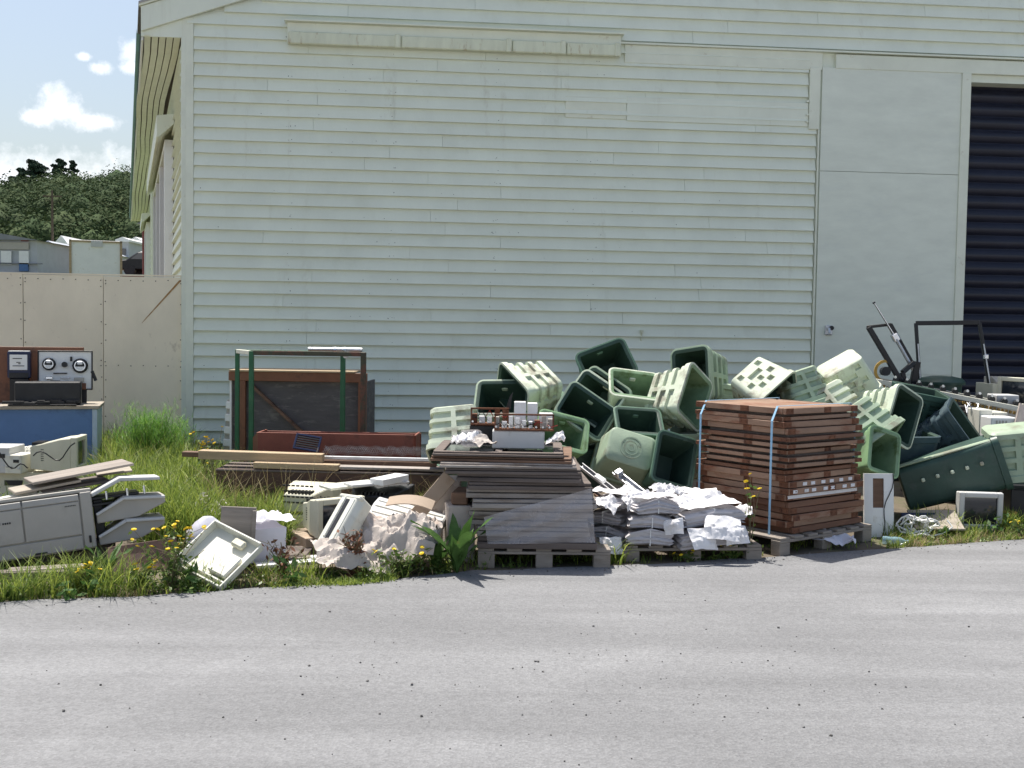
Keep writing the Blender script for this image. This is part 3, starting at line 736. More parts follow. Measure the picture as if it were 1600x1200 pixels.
for sx in (.25, tw - .25):
    for sy in (1.0, 4.8):
        wv = MB().tube([(sx - .12, sy, .42), (sx + .12, sy, .42)], .42, 16).build('wheel', 'black_plastic', trk)
bx((tw / 2, 3, .5), (tw * .7, 5.6, .2)).build('chassis', 'black_metal', trk)
# parked dark car
a = dp(186, 420, 62)
zc = tz(dp(200, 420, 62))
zc = dp(200, 422, 62).z - .32
car = thing('parked_car', 'dark car parked beyond the fence near the red wall', 'car', TM((a.x + 1.9, 62.8, zc)))
body = [(-2.1, .35), (2.1, .35), (2.12, .75), (1.3, .86), (.75, 1.32), (-.85, 1.34), (-1.5, .92), (-2.1, .82)]
MB().loft([[(x, y_, z_) for x, z_ in body] for y_ in (-.82, .82)]).build('body', 'black_metal', car, bevel=.06)
MB().loft([[(x, y_, z_) for x, z_ in [(.62, 1.27), (-.78, 1.29), (-1.25, .95), (1.1, .92)]] for y_ in (-.835, .835)]).build('window', 'glass_dark', car)
bx((-.1, 0, 1.36), (1.3, 1.4, .05)).build('roof', 'white_paint', car, bevel=.02)
for sx in (-1.3, 1.3):
    for sy in (-.75, .75):
        MB().tube([(sx, sy - .1, .32), (sx, sy + .1, .32)], .32, 14).build('wheel', 'black_plastic', car)
# bank the yard stands on, low brick kerb under the car
p = dp(186, 424, 61.4); q = dp(222, 424, 61.4)
bw = bx(((p.x + q.x) / 2 + 1.4, 62.6, (zc + tz(p)) / 2 - .3), (q.x - p.x + 6.0, 3.4, max(.3, zc - tz(p) + .6))).build('terrace_wall', 'red_oxide')
tag(bw, 'low red brown retaining terrace the dark car stands on', 'terrace')
# red building edge beyond the warehouse and small white houses
p = dp(219, 350, 46); bzr = tz(p)
rw = thing('red_shed', 'dark red painted shed showing past the warehouse side wall', 'building', TM((p.x, 46, bzr - .3)))
hh = p.z - bzr + .3
bx((2.0, 4, hh / 2), (3.8, 8, hh)).build('wall', 'red_paint', rw)
MB().loft([[(-.1, d_, hh), (4.0, d_, hh), (2.0, d_, hh + .8)] for d_ in (-.2, 8)]).build('roof', 'grey_roof', rw)
for k, (x0, x1, y0, lab) in enumerate(((187, 201, 378, 'small pale house with white roof beside the box truck'), (202, 226, 382, 'small white house with flat roof behind the dark car'), (91, 105, 384, 'tiny white shed roof behind the lean-to'))):
    Yh = 84 + 5 * k
    a = dp(x0, y0, Yh); b_ = dp(x1, y0, Yh); base = tz(a) - .3
    hs = thing('small_house', lab, 'house', TM((a.x, Yh, base)))
    hh = a.z - base; ww = b_.x - a.x
    bx((ww / 2, 3, hh / 2), (ww, 6, hh)).build('wall', 'pale_grey_iron' if k == 0 else 'white_paint', hs)
    MB().loft([[(-.2, d_, hh), (ww + .2, d_, hh), (ww + .2, d_, hh + .15), (ww * .5, d_, hh + .35 + .25 * k), (-.2, d_, hh + .15)] for d_ in (-.4, 6.2)]).build('roof', 'white_paint', hs)
    bx((ww * .45, -.02, hh - .75), (ww * .5, .06, .5)).build('window', 'glass_dark', hs)
# utility pole and wires over the hill
pb = dp(82, 395, 95)
up_ = thing('utility_pole', 'thin timber utility pole in front of the wooded hill', 'pole', TM((pb.x, 95, tz(pb) - .2)))
MB().tube([(0, 0, 0), (0, 0, 7.4)], [.14, .09], 8).build('shaft', 'bark', up_)
bx((0, 0, 6.9), (1.6, .1, .1)).build('cross_arm', 'bark', up_)
for y_, wlab in ((290, 'upper'), (295, 'lower')):
    a = dp(-160, y_ - 1, 180); b_ = dp(40, y_ + 6, 262)
    pts = [a.lerp(b_, k / 12) - Vector((0, 0, 4 * .5 * (k / 12) * (1 - k / 12))) for k in range(13)]
    tag(MB().tube(pts, .05, 4).build('power_line', 'black_plastic'), wlab + ' thin power line running past the pines on the hill crest', 'cable', 'power lines over the hill')

# wooded hill: one mass of crowns (stuff)
rg = np.random.default_rng(5)
def leaf_cloud(centres, radii, per, size, rng, flat=0.9, droop=0.0):
    """leaf quads scattered on the upper shells of ellipsoid crowns -> V, F"""
    n_ = len(centres) * per
    c = np.repeat(centres, per, 0); r_ = np.repeat(radii, per, 0)
    d = rng.normal(size=(n_, 3)); d /= np.linalg.norm(d, axis=1)[:, None]
    d[:, 2] = np.where(d[:, 2] < -.35, -d[:, 2], d[:, 2])
    lump = 1 + .22 * np.sin(d[:, :1] * 5 + c[:, :1]) * np.cos(d[:, 1:2] * 6 + c[:, 1:2])
    p = c + d * r_ * (rng.uniform(.78, 1.05, (n_, 1))) * lump
    nrm = d + rng.normal(scale=.3, size=(n_, 3)); nrm /= np.linalg.norm(nrm, axis=1)[:, None]
    a = np.cross(nrm, rng.normal(size=(n_, 3))); a /= np.linalg.norm(a, axis=1)[:, None]
    b2 = np.cross(nrm, a)
    s_ = (size * rng.uniform(.6, 1.4, n_))[:, None]
    V_ = np.stack([p - a * s_, p - b2 * s_ * flat, p + a * s_, p + b2 * s_ * flat], 1).reshape(-1, 3)
    return V_, np.arange(n_ * 4).reshape(-1, 4)
nt_ = 1600
cy = 108 + 176 * rg.uniform(0, 1, nt_)
ang = rg.uniform(-.56, -.26, nt_)
cx_ = cy * ang
rad = rg.uniform(1.3, 3.5, nt_) * (0.7 + cy / 500)
cz = terr(cx_, cy) + rad * .9 - .6
cen = np.stack([cx_, cy, cz], -1); rd3 = np.stack([rad, rad, rad * rg.uniform(.8, 1.25, nt_)], -1)
V, Fq = leaf_cloud(cen, rd3, 380, 0.16, rg)
fo = np_mesh('hillside_forest', V, Fq, 'forest_leaf')
tag(fo, 'dense green bush covering the hillside beyond the yard', 'forest', kind='stuff')
# dark inner masses so the crowns are not see-through
ico = MB(); 
bmi = bmesh.new(); bmesh.ops.create_icosphere(bmi, subdivisions=1, radius=1.0)
iv = np.array([v.co[:] for v in bmi.verts]); bmi.verts.ensure_lookup_table(); if_ = np.array([[v.index for v in f.verts] for f in bmi.faces]); bmi.free()
V = (cen[:, None] + iv[None] * rd3[:, None] * .8).reshape(-1, 3)
Fq = (if_[None] + (np.arange(nt_) * len(iv))[:, None, None]).reshape(-1, 3)
fi = np_mesh('inner_foliage', V, Fq, 'forest_leaf', fo); tag(fi, kind='stuff')
# conifers on the crest
def conifer(px, py, Y, h, wid, label):
    p = dp(px, py, Y); base = tz(p) - .3; h = max(h, p.z - base)
    t_ = thing('pine_tree', label, 'tree', TM((p.x, Y, base)), 'dark pines on the hill crest')
    MB().tube([(0, 0, 0), (0, 0, h * .95)], [.35, .06], 7).build('trunk', 'bark', t_)
    lim = MB(); cs = []; rr = []
    for k in range(26):
        f_ = .22 + .76 * k / 25; a_ = k * 2.4; L_ = wid * (1.05 - f_) ** .7 * rs.uniform(.65, 1.1)
        e_ = Vector((math.cos(a_) * L_, math.sin(a_) * L_, h * f_ + .3))
        lim.tube([(0, 0, h * f_ - .3), e_], [.08, .03], 4)
        for q_ in (.45, .75, 1.0):
            cs.append((e_.x * q_, e_.y * q_, h * f_ + .2)); rr.append((.9 * wid / 4, .9 * wid / 4, .55 * wid / 4))
    lim.build('limbs', 'bark', t_)
    V_, F_ = leaf_cloud(np.array(cs), np.array(rr), 26, .34, rg)
    np_mesh('crown', V_, F_, 'pine_leaf', t_)
conifer(52, 253, 250, 10, 4.2, 'broad dark pine, tallest of the clump on the hill crest')
conifer(35, 266, 250, 9, 4.0, 'dark pine on the outer shoulder of the crest clump')
conifer(64, 259, 252, 9, 4.0, 'dark pine close behind the tallest pine of the crest clump')
conifer(22, 279, 246, 8, 3.4, 'small dark pine at the foot of the crest clump')
conifer(96, 251, 262, 9, 3.6, 'rounded dark pine between the clump and the pointed pine')
conifer(114, 253, 262, 8, 2.4, 'narrow pointed dark pine standing by itself on the crest')
conifer(86, 259, 262, 8, 2.6, 'short dark pine beside the rounded pine on the crest')
# ================================================================== OBJECTS
ro = random.Random(21)
def zat(x, y, Y): return dp(x, y, Y).z
def on(x, y, Y, z=None):                # place under a pixel column at depth Y, at height z
    p = dp(x, y, Y); return Vector((p.x, p.y, p.z if z is None else z))

def simple(name, label, cat, mb, m, M, group=None, bevel=.004, smooth=None):
    return tag(mb.build(name, m, None, bevel, smooth, M), label, cat, group)

def crumple(w_, d_, nx, ny, amp, seed, drape=None, fq=3.0):
    vs = []; fs = []
    for j in range(ny + 1):
        for i in range(nx + 1):
            x, y = (i / nx - .5) * w_, (j / ny - .5) * d_
            p = Vector((x * fq, y * fq, seed * 3.7))
            z = amp * (noise.noise(p) + .9 * (1 - abs(noise.noise(p * 1.4 + Vector((5, 2, 0)))) * 2) ** 1 * .5 + .7 * abs(noise.noise(p * 2.6)) + .4 * abs(noise.noise(p * 5.3)))
            x2 = x + amp * .5 * noise.noise(p * 1.7 + Vector((9, 0, 0))); y2 = y + amp * .5 * noise.noise(p * 1.7 + Vector((0, 9, 0)))
            if drape: z += drape(x, y)
            vs.append((x2, y2, z))
    for j in range(ny):
        for i in range(nx):
            k = j * (nx + 1) + i; fs.append((k, k + 1, k + nx + 2, k + nx + 1))
    return MB().add(vs, fs)

# ------------------------------------------------------------------ pallets
def pallet(M, w_, d_, label, h=.13):
    o = thing('wooden_pallet', label, 'pallet', M, 'wooden pallets')
    bear = bx((0, 0, 0), (w_, .09, h - .04)).mesh('bearer', .004); brd = bx((0, 0, 0), (.11, d_, .02)).mesh('deck_board', .003)
    for y_ in (-d_ / 2 + .045, 0, d_ / 2 - .045):
        for x_ in (-1, 0, 1):
            MB().box((x_ * (w_ / 2 - .06), y_, (h - .04) / 2), (.12, .09, h - .04)).build('block', 'pallet_wood', o, .004)
        bx((0, y_, h - .03), (w_, .09, .02)).build('stringer', 'pallet_wood', o, .003)
    n_ = int(w_ / .16)
    for k in range(n_):
        obj('deck_board', brd, 'pallet_wood', o, TM((-w_ / 2 + .055 + k * (w_ - .11) / (n_ - 1), 0, h - .009), (0, 0, ro.uniform(-.6, .6))))
    return o

# ------------------------------------------------------------------ computers
def crt(name, label, M, w_=.36, h=.34, d_=.38, m='beige_plastic', cat='monitor', group=None, vents=True):
    """local: screen faces -y, origin at the middle of the underside"""
    o = thing(name, label, cat, M, group)
    fr = MB()
    bz_ = .045
    for sx in (-1, 1): fr.box((sx * (w_ / 2 - bz_ / 2), -d_ / 2 + .03, h / 2), (bz_, .06, h))
    fr.box((0, -d_ / 2 + .03, h - bz_ / 2), (w_ - 2 * bz_, .06, bz_)); fr.box((0, -d_ / 2 + .03, .035), (w_ - 2 * bz_, .06, .07))
    fr.build('bezel', m, o, .006)
    n_ = 8; vs = []; fs = []
    for j in range(n_ + 1):
        for i in range(n_ + 1):
            u_, v_ = i / n_ * 2 - 1, j / n_ * 2 - 1
            vs.append((u_ * (w_ / 2 - bz_ + .004), -d_ / 2 + .028 - .018 * (1 - (u_ * u_ + v_ * v_) / 2), .07 + (v_ + 1) / 2 * (h - bz_ - .07)))
    for j in range(n_):
        for i in range(n_): k = j * (n_ + 1) + i; fs.append((k, k + 1, k + n_ + 2, k + n_ + 1))
    MB().add(vs, fs).build('screen', 'screen_glass', o, smooth=R(60))
    L = []
    for y_, sx, zt_, zb_ in ((-d_ / 2 + .055, .98, .98, .02), (-d_ / 2 + .15, .95, .95, .03), (d_ / 2 - .1, .68, .80, .08), (d_ / 2, .60, .74, .10)):
        L.append([(-w_ / 2 * sx, y_, h * zb_), (w_ / 2 * sx, y_, h * zb_), (w_ / 2 * sx, y_, h * zt_), (-w_ / 2 * sx, y_, h * zt_)])
    bk_ = MB().loft(L).build('housing', m, o, .008)
    if vents:
        vn = MB()
        for k in range(6): vn.box((0, d_ / 2 - .13 + .002, h * (.35 + k * .06)), (w_ * .72, .05, .006))
        for k in range(7): vn.box(((k - 3) * .03, d_ / 2 - .06, h * .795), (.012, .09, .03))
        vn.build('vent_slots', 'black_plastic', bk_)
    return o
def desktop(label, M, w_=.42, h=.12, d_=.38, m='beige_plastic', name='computer_case', group='discarded computer cases'):
    o = thing(name, label, 'computer case', M, group)
    bx((0, .01, h / 2), (w_, d_ - .02, h)).build('cover', m, o, .005)
    fp = bx((0, -d_ / 2 + .008, h / 2), (w_ + .006, .03, h + .004)).build('front_panel', m, o, .006)
    bx((w_ * .22, -d_ / 2 - .009, h * .68), (w_ * .36, .006, h * .16)).build('drive_slot', 'black_plastic', fp)
    bx((-w_ * .2, -d_ / 2 - .009, h * .35), (w_ * .42, .005, .004)).build('seam', 'black_plastic', fp)
    bx((w_ * .38, -d_ / 2 - .011, h * .28), (.02, .01, .014)).build('button', 'light_grey_plastic', fp, .002)
    return o

# ------------------------------------------------------------------ blue bench with switchgear (by the fence)
Zb = 11.6
pR = on(137, 633, Zb); zt = pR.z
bw_, bd_ = 1.45, .62
bench = thing('workbench', 'blue panelled workbench with worn plywood top against the cream fence', 'workbench', TM((pR.x - bw_ / 2, Zb + bd_ / 2, 0)))
bx((0, 0, zt - .02), (bw_ + .05, bd_ + .05, .035)).build('bench_top', 'old_ply', bench, .004)
bx((bw_ / 2 - .025, 0, (zt - .04) / 2), (.05, bd_, zt - .04)).build('end_panel', 'pale_blue_lit_edge', bench, .003)
bx((-bw_ / 2 + .025, 0, (zt - .04) / 2), (.05, bd_, zt - .04)).build('end_panel', 'pale_blue_lit_edge', bench, .003)
bx((0, -bd_ / 2 + .03, (zt - .04) / 2), (bw_ - .104, .02, zt - .045)).build('front_panel', 'blue_panel', bench)
pB = on(70, 583, Zb + .5)
hB = zat(60, 541, Zb + .5) - zt
pRb = on(139, 583, Zb + .5)
simple('plywood_board', 'reddish brown board standing upright on the blue workbench', 'board', bx((-.65, 0, hB / 2), (1.3, .02, hB)), 'brown_board', TM((pRb.x, Zb + .5, zt - .002), (-4, 0, 0)))
# meter
a = on(24, 548, Zb + .36); b_ = on(57, 590, Zb + .36)
mw, mh = b_.x - a.x, a.z - b_.z
zbx = zt + .0
me_ = thing('electricity_meter', 'navy cased electricity meter with white dial plate before the brown board', 'meter', TM(((a.x + b_.x) / 2, Zb + .38, b_.z)))
bx((0, 0, mh / 2), (mw, .12, mh)).build('case', 'navy_plastic', me_, .02, seg=2)
dpn = bx((0, -.062, mh * .60), (mw * .76, .008, mh * .56)).build('dial_plate', 'white_paint', me_, .002)
for k, (x_, z_, w2) in enumerate(((-.01, .74, .4), (0, .60, .18), (.01, .55, .1), (0, .47, .5))):
    bx((x_, -.068, mh * z_), (mw * w2, .003, .008)).build('print_line', 'black_plastic', dpn)
MB().box((0, 0, mh), (mw * .9, .1, .012)).build('rim', 'light_grey_plastic', me_, .003)
bx((0, -.055, mh * .12), (mw * .85, .02, mh * .2)).build('terminal_cover', 'black_plastic', me_, .005)
bx((0, .04, -.09 + .02), (mw * .5, .04, b_.z - zt + .10)).build('mount_leg', 'black_metal', me_) if False else None
simple('meter_stand', 'small black block propping up the navy electricity meter', 'block', bx((0, 0, (b_.z - zt) / 2), (mw * .8, .1, b_.z - zt - .002)), 'black_metal', TM(((a.x + b_.x) / 2, Zb + .38, zt)))
# switch panel
a = on(69, 548, Zb + .40); b_ = on(147, 608, Zb + .40)
pw, ph = b_.x - a.x, a.z - b_.z
sp_ = thing('switch_panel', 'white switch panel with two round dark relays standing on the workbench', 'switch panel', TM(((a.x + b_.x) / 2, Zb + .40, zt), (-3, 0, 0)))
z0 = b_.z - zt
bx((0, 0, z0 + ph / 2), (pw, .016, ph)).build('back_plate', 'white_paint', sp_, .004)
bx((0, .0, z0 / 2), (pw * .8, .012, z0)).build('foot_plate', 'black_metal', sp_)
eb = MB()
for sx in (-1, 1): eb.box((sx * pw / 2, -.006, z0 + ph / 2), (.014, .03, ph + .014))
for z_ in (z0, z0 + ph): eb.box((0, -.006, z_), (pw, .03, .014))
eb.build('edge_trim', 'black_plastic', sp_, .003)
def relay(x, z, s):
    r_ = MB().lathe([(.0, 0), (s, 0), (s, .03), (s * .86, .045), (s * .5, .05), (0, .05)], 18, axes((x, -.008, z), (0, -1, 0), (1, 0, 0))).build('relay', 'black_plastic', sp_, smooth=R(35))
    MB().ring(s * .6, s * .72, .046, .06, 18, axes((x, -.008, z), (0, -1, 0))).build('ring', 'chrome', r_, smooth=R(35))
    hd_ = [(s * .55 * math.cos(a_), s * .55 * math.sin(a_)) for a_ in [math.pi + k * math.pi / 8 for k in range(9)]]
    MB().loft([[(x + q[0], -.063 - d_, z - .01 + q[1]) for q in hd_] for d_ in (0, .006)]).build('window', 'white_paint', r_)
    bx((x, -.07, z + s * .35), (s * .7, .02, s * .5)).build('coil', 'galvanised', r_, .006)
relay(-pw * .30, z0 + ph * .66, .068); relay(pw * .28, z0 + ph * .62, .08)
MB().tube([(-.005, -.01, z0 + ph * .65), (-.005, -.06, z0 + ph * .65)], .03, 12).build('knob', 'black_plastic', sp_)
for x_, z_, w2, h2, mm in ((-.1, .16, .10, .06, 'black_plastic'), (.0, .30, .09, .02, 'galvanised'), (0, .2, .09, .025, 'chrome'), (.14, .25, .10, .05, 'grey_plastic'), (.15, .08, .12, .07, 'brown_board'), (-.16, .30, .07, .03, 'chrome'), (.06, .80, .02, .05, 'black_plastic'), (-.05, .42, .14, .012, 'black_plastic')):
    bx((x_, -.02, z0 + ph * z_), (w2, .035, h2)).build('terminal', mm, sp_, .004)
MB().bar((pw / 2 + .0, -.01, z0 + ph * .48), (pw / 2 + .04, -.03, z0 + ph * .23), .018, .03).build('lever', 'black_plastic', sp_)
a = on(26, 590, Zb + .16); b_ = on(121, 614, Zb + .16)
hx = a.z - zt - .03
simple('black_tool_case', 'long black metal case lying in front of the meter on the workbench', 'case', bx((0, 0, hx / 2).__class__((0, 0, hx / 2)), (b_.x - a.x, .2, hx)), 'black_plastic', TM(((a.x + b_.x) / 2, Zb + .17, zt + .002 + .0), (0, 0, 2)), bevel=.012)
ck = MB(); 
for k in range(16): 
    x_ = ro.uniform(-.32, .3); ck.box((x_, ro.uniform(-.05, .05), .02 + ro.uniform(0, .02)), (ro.uniform(.03, .16), ro.uniform(.02, .05), ro.uniform(.02, .04)))
ck.box((0, 0, .008), (.66, .12, .014))
simple('scrap_tray', 'flat black tray of metal scraps along the workbench front edge', 'tray', ck, 'black_metal', TM((on(58, 620, Zb + .0).x, Zb + .02, zt)), bevel=.002)

# the bench stands at an angle: turn it and what is on it about its near right corner
piv = Matrix.Translation((pR.x + .10, Zb, 0)) @ Matrix.Rotation(R(16), 4, 'Z') @ Matrix.Translation((-pR.x, -Zb, 0))
for ob in [q for q in col.objects if q.parent is None and q.name.split('.')[0] in ('workbench', 'plywood_board', 'electricity_meter', 'meter_stand', 'switch_panel', 'black_tool_case', 'scrap_tray')]:
    ob.matrix_basis = piv @ ob.matrix_basis
# computers heaped in front of the bench
Zc = 10.3
def cz_(y, x=60, Z=Zc): return zat(x, y, Z)
base_z = cz_(736)
desktop('beige computer case at the bottom of the heap, left of the blue bench end', TM((on(10, 700, Zc).x, Zc + .1, 0), (0, 0, 4)), .46, base_z - .002, .42)
desktop('beige computer case at the bottom of the heap under the upturned monitor', TM((on(88, 700, Zc).x, Zc + .12, 0), (0, 0, -3)), .46, base_z - .002, .44)
desktop('grey computer case with a dark drive line on top of the heap', TM((on(-2, 700, Zc).x, Zc, base_z), (0, 0, 2)), .34, cz_(697) - base_z, .36, 'light_grey_plastic')
desktop('small cream power box lit by the sun beside the grey case', TM((on(37, 700, Zc).x, Zc - .06, base_z), (0, 0, -6)), .15, cz_(708) - base_z, .26, 'pale_plastic')
o = crt('computer_monitor', 'beige monitor lying on its side in front of the blue bench', TM((on(72, 700, Zc).x + .12, Zc - .02, base_z), (0, 0, 96)), .34, cz_(680) - base_z, .44, 'beige_plastic', group='discarded computer monitors')
a = on(30, 690, Zc + .28)
simple('grey_cover', 'flat grey equipment cover resting behind the heap of computers', 'cover', MB().loft([[(-.24, y_, 0), (.24, y_, 0), (.24, y_, .09), (.18, y_, .15), (-.24, y_, .12)] for y_ in (-.16, .16)]), 'grey_plastic', TM((on(66, 690, Zc + .32).x, Zc + .40, base_z)), bevel=.01) 
a = on(48, 683, Zc + .3)
kb = thing('keyboard', 'white keyboard with its lead wrapped round it atop the grey cover', 'keyboard', TM((a.x, Zc + .36, base_z + .155), (20, -8, 6)))
bx((0, 0, .012), (.42, .14, .022)).build('body', 'pale_plastic', kb, .004)
MB().tube([(-.1 + .02 * k, (-1) ** k * .073, .026) for k in range(9)], .004, 5).build('lead', 'black_plastic', kb)
ky = bx((0, 0, 0), (.017, .017, .008)).mesh('key', .002)
for r_ in range(4):
    for c_ in range(18): obj('key', ky, 'pale_plastic', kb, TM((-.18 + c_ * .021, -.045 + r_ * .026, .027)))

for k, (x0, y0, x1, y1, lab) in enumerate(((52, 712, 118, 700, 'black lead trailing over the beige monitor on the heap'), (-10, 700, 44, 735, 'black lead looped down the grey computer case'))):
    q0, q1 = dp(x0, y0, Zc - .28), dp(x1, y1, Zc - .28)
    pts = [q0.lerp(q1, f_ / 10) + Vector((0, -.02 * math.sin(f_ * .9), .05 * math.sin(f_ * .8 + k) - .04 * math.sin(f_ / 10 * 3.14))) for f_ in range(11)]
    tag(MB().tube(pts, .006, 6).build('power_lead', 'black_plastic', smooth=R(50)), lab, 'cable')
# ------------------------------------------------------------------ big grey printer with output trays
Zp = 7.65
pc = dp(152, 857, Zp)
PM = axes(pc, (-.13, 0.05, 1), (1, .42, .10))
pr = thing('office_printer', 'large grey office printer with stepped output trays tilted in the weeds', 'printer', PM)
W_, H_, D_ = 1.05, .415, .5          # runs from x=-W_ to 0, front at y=0
L = [(0, 0), (D_, 0), (D_, H_), (.05, H_), (.0, H_ - .05)]
MB().loft([[(x, y_, z_) for y_, z_ in L] for x in (-W_, 0)]).build('cabinet', 'grey_plastic', pr, .012, seg=2)
def panel(x0, x1, z0, z1, y=-.008, m='grey_plastic', par=None, name='panel', th=.02):
    return bx(((x0 + x1) / 2, y, (z0 + z1) / 2), (x1 - x0, th, z1 - z0)).build(name, m, par or pr, .004)
pd = panel(-.445, -.085, .115, .345, name='door'); panel(-.95, -.455, .115, .345, name='door'); panel(-.95, -.085, .015, .105, name='base_panel')
MB().loft([[(x, -.018, .352), (x, -.008, H_ - .02), (x, .01, H_ - .02), (x, .01, .352)] for x in (-.95, -.455)]).build('top_panel', 'grey_plastic', pr, .003)
MB().loft([[(x, -.018, .352), (x, -.008, H_ - .02), (x, .01, H_ - .02), (x, .01, .352)] for x in (-.445, -.085)]).build('top_panel', 'grey_plastic', pr, .003)
panel(-.075, -.004, .015, H_ - .01, name='corner_panel', y=-.006)
panel(-.075 + .03, -.03, .05, .1, y=-.018, m='black_plastic', name='recess')
panel(-.40, -.32, .02, .032, y=-.022, m='black_plastic', name='handle_slot', th=.006)
mark = MB()
for k in range(7): mark.box((-.175 + k * .0105, -.0195, .322), (.007, .002, .007))
mark.build('badge', 'black_plastic', pd)
mark = MB(); mark.box((-.60, -.0195, .262), (.012, .002, .014))
for k in range(4): mark.box((-.575 + k * .014, -.0195, .262), (.010, .002, .012))
mark.build('badge', 'black_plastic', pr)
panel(-1.0, 0.0, H_ - .012, H_ + .012, y=.03, name='top_edge', th=.05)
panel(-.95, .0, .0, .01, y=.01, m='black_plastic', name='shadow_gap')
def otray(z, x1, ln, th, name='output_tray'):
    # a stepped tray: rises away from the side then runs level
    up = [(0.02, z - .085), (.30, z - .075), (ln, z + .0), (ln, z + .055), (.21, z + .03 + th), (.02, z - .05 + th * .6)]
    t_ = MB().loft([[(x, y_, z_) for x, z_ in up] for y_ in (.02, .44)]).build(name, 'grey_plastic', pr, .008, seg=2)
    MB().bar((.02, .012, z - .055 + th * .6), (.21, .012, z + .012 + th), .02, .035, up=(0, 1, 0)).bar((.21, .012, z + .012 + th), (ln, .012, z + .04), .02, .035, up=(0, 1, 0)).build('lip', 'light_grey_plastic', t_, .004)  # lip paler than the tray, so the top-edge highlight is coloured in
otray(.10, 0, .47, .05); otray(.255, 0, .49, .055)
t_ = MB().loft([[(x, y_, z_) for x, z_ in ((0.0, .36), (.20, .445), (.47, .42), (.47, .445), (.2, .475), (0, .39))] for y_ in (.0, .42)]).build('output_tray', 'light_grey_plastic', pr, .006)
rk_ = MB()
for z_ in (.30, .345): rk_.box((.16, .25, z_), (.32, .38, .02))
rk_.box((.04, .3, .18), (.06, .36, .3)); rk_.build('side_frame', 'black_metal', pr, .003)
for x_, y_ in ((.1, .03), (.24, .03), (.36, .1)): MB().tube([(x_, y_, .33), (x_, y_, .39)], .008, 6).build('pin', 'chrome', pr)
# boards slumped on top of the printer
def plank(label, a, b_, w_, th, m, name='timber_board', cat='board', group=None, up=(0, 0, 1), bevel=.003):
    a, b_ = Vector(a), Vector(b_); mid = (a + b_) / 2; L_ = (b_ - a).length
    d_ = (b_ - a).normalized(); u_ = Vector(up); y = u_.cross(d_).normalized(); z = d_.cross(y)
    M = Matrix.Translation(mid) @ Matrix((d_, y, z)).transposed().to_4x4()
    return simple(name, label, cat, bx((0, 0, 0), (L_, w_, th)), m, M, group, bevel)
plank('long weathered panel resting on the printer roof, uppermost one', dp(44, 752, 7.75), dp(200, 722, 8.15), .30, .018, 'timber_grey', 'discarded_board', 'board')
plank('stained tan panel lying beneath the long panel on the printer', dp(18, 768, 7.7), dp(120, 748, 7.95), .26, .02, 'old_ply', 'discarded_board', 'board')
plank('dark curled panel wedged between tan panel and printer roof', dp(60, 764, 7.85), dp(165, 748, 8.1), .3, .02, 'timber_dark', 'discarded_board', 'board')
plank('pale plastic strip on the printer roof beside the weeds', dp(-30, 786, 7.7), dp(60, 768, 7.8), .10, .02, 'pale_plastic', 'plastic_strip', 'strip')
plank('brown sloping panel behind the top output tray of the printer', dp(150, 740, 8.25), dp(205, 733, 8.35), .24, .015, 'old_ply', 'discarded_board', 'board')
# timbers under it
plank('pale weathered board on the ground under the printer', gp(12, 893, .05), gp(132, 886, .06), .12, .03, 'timber_grey')
plank('dark bearer timber carrying the printer in the weeds', gp(-120, 880, .08) + Vector((0, .3, 0)), gp(150, 873, .09) + Vector((0, .35, 0)), .12, .14, 'timber_dark')
plank('dark cross timber hidden under the front of the printer', gp(-100, 903, .02), gp(130, 898, .03), .10, .07, 'timber_dark')
# rusty plate
a = dp(168, 856, 7.45); b_ = dp(275, 840, 7.75)
MBp = MB().add([(a.x, a.y, a.z), (b_.x, b_.y, b_.z), (b_.x + .03, b_.y - .12, .0), (a.x + .06, a.y - .14, .0), (a.x, a.y + .02, a.z + .0), (b_.x, b_.y + .02, b_.z), (b_.x + .03, b_.y - .10, 0), (a.x + .06, a.y - .12, 0)],
               [(0, 1, 2, 3), (7, 6, 5, 4), (0, 4, 5, 1), (1, 5, 6, 2), (2, 6, 7, 3), (3, 7, 4, 0)])
tag(MBp.build('rusty_plate', 'rusty_brown_sheet'), 'rusty brown steel plate leaning among yellow flowers by the printer', 'metal plate')

# ------------------------------------------------------------------ crate, green frame, red cabinet behind the weeds
Zk = 12.0
a = on(358, 580, Zk); b_ = on(575, 588, Zk)
kw, kh = b_.x - a.x, a.z
ct = thing('plywood_crate', 'dark plywood crate with brown frame standing behind the green steel frame', 'crate', TM((a.x, Zk, 0), (0, 0, -2)))
bx((kw / 2, .05, kh / 2), (kw - .04, .02, kh - .04)).build('back_sheet', 'grey_slate_ply', ct)
bx((.015, .28, kh / 2), (.02, .55, kh - .02)).build('side_sheet', 'white_paint', ct)
bx((kw - .015, .28, kh / 2 - .04), (.02, .55, kh - .1)).build('side_sheet', 'grey_slate_ply', ct)
bx((kw / 2, -.0, kh - .05), (kw, .05, .10)).build('top_rail', 'brown_board', ct, .004)
bx((kw / 2 - .06, .26, kh + .01), (kw - .14, .6, .02)).build('lid', 'timber_tan', ct, .003)
for x_ in (.14, kw - .05): bx((x_, .0, (kh - .1) / 2), (.09, .05, kh - .1)).build('stile', 'brown_board', ct, .004)
MB().bar((.25, .02, kh - .15), (.95, .02, .42), .03, .10, up=(0, 1, 0)).build('brace', 'timber_brown', ct)
bx((kw / 2, .0, .06), (kw - .22, .05, .1)).build('bottom_rail', 'brown_board', ct, .004)
a = on(352, 625, Zk + .2)
vn = thing('vent_grille', 'narrow white slatted vent leaning beside the plywood crate', 'vent', TM((a.x - .01, Zk + .25, 0), (0, 4, 0)))
bx((0, .02, a.z / 2), (.09, .015, a.z)).build('back_plate', 'grey_plastic', vn)
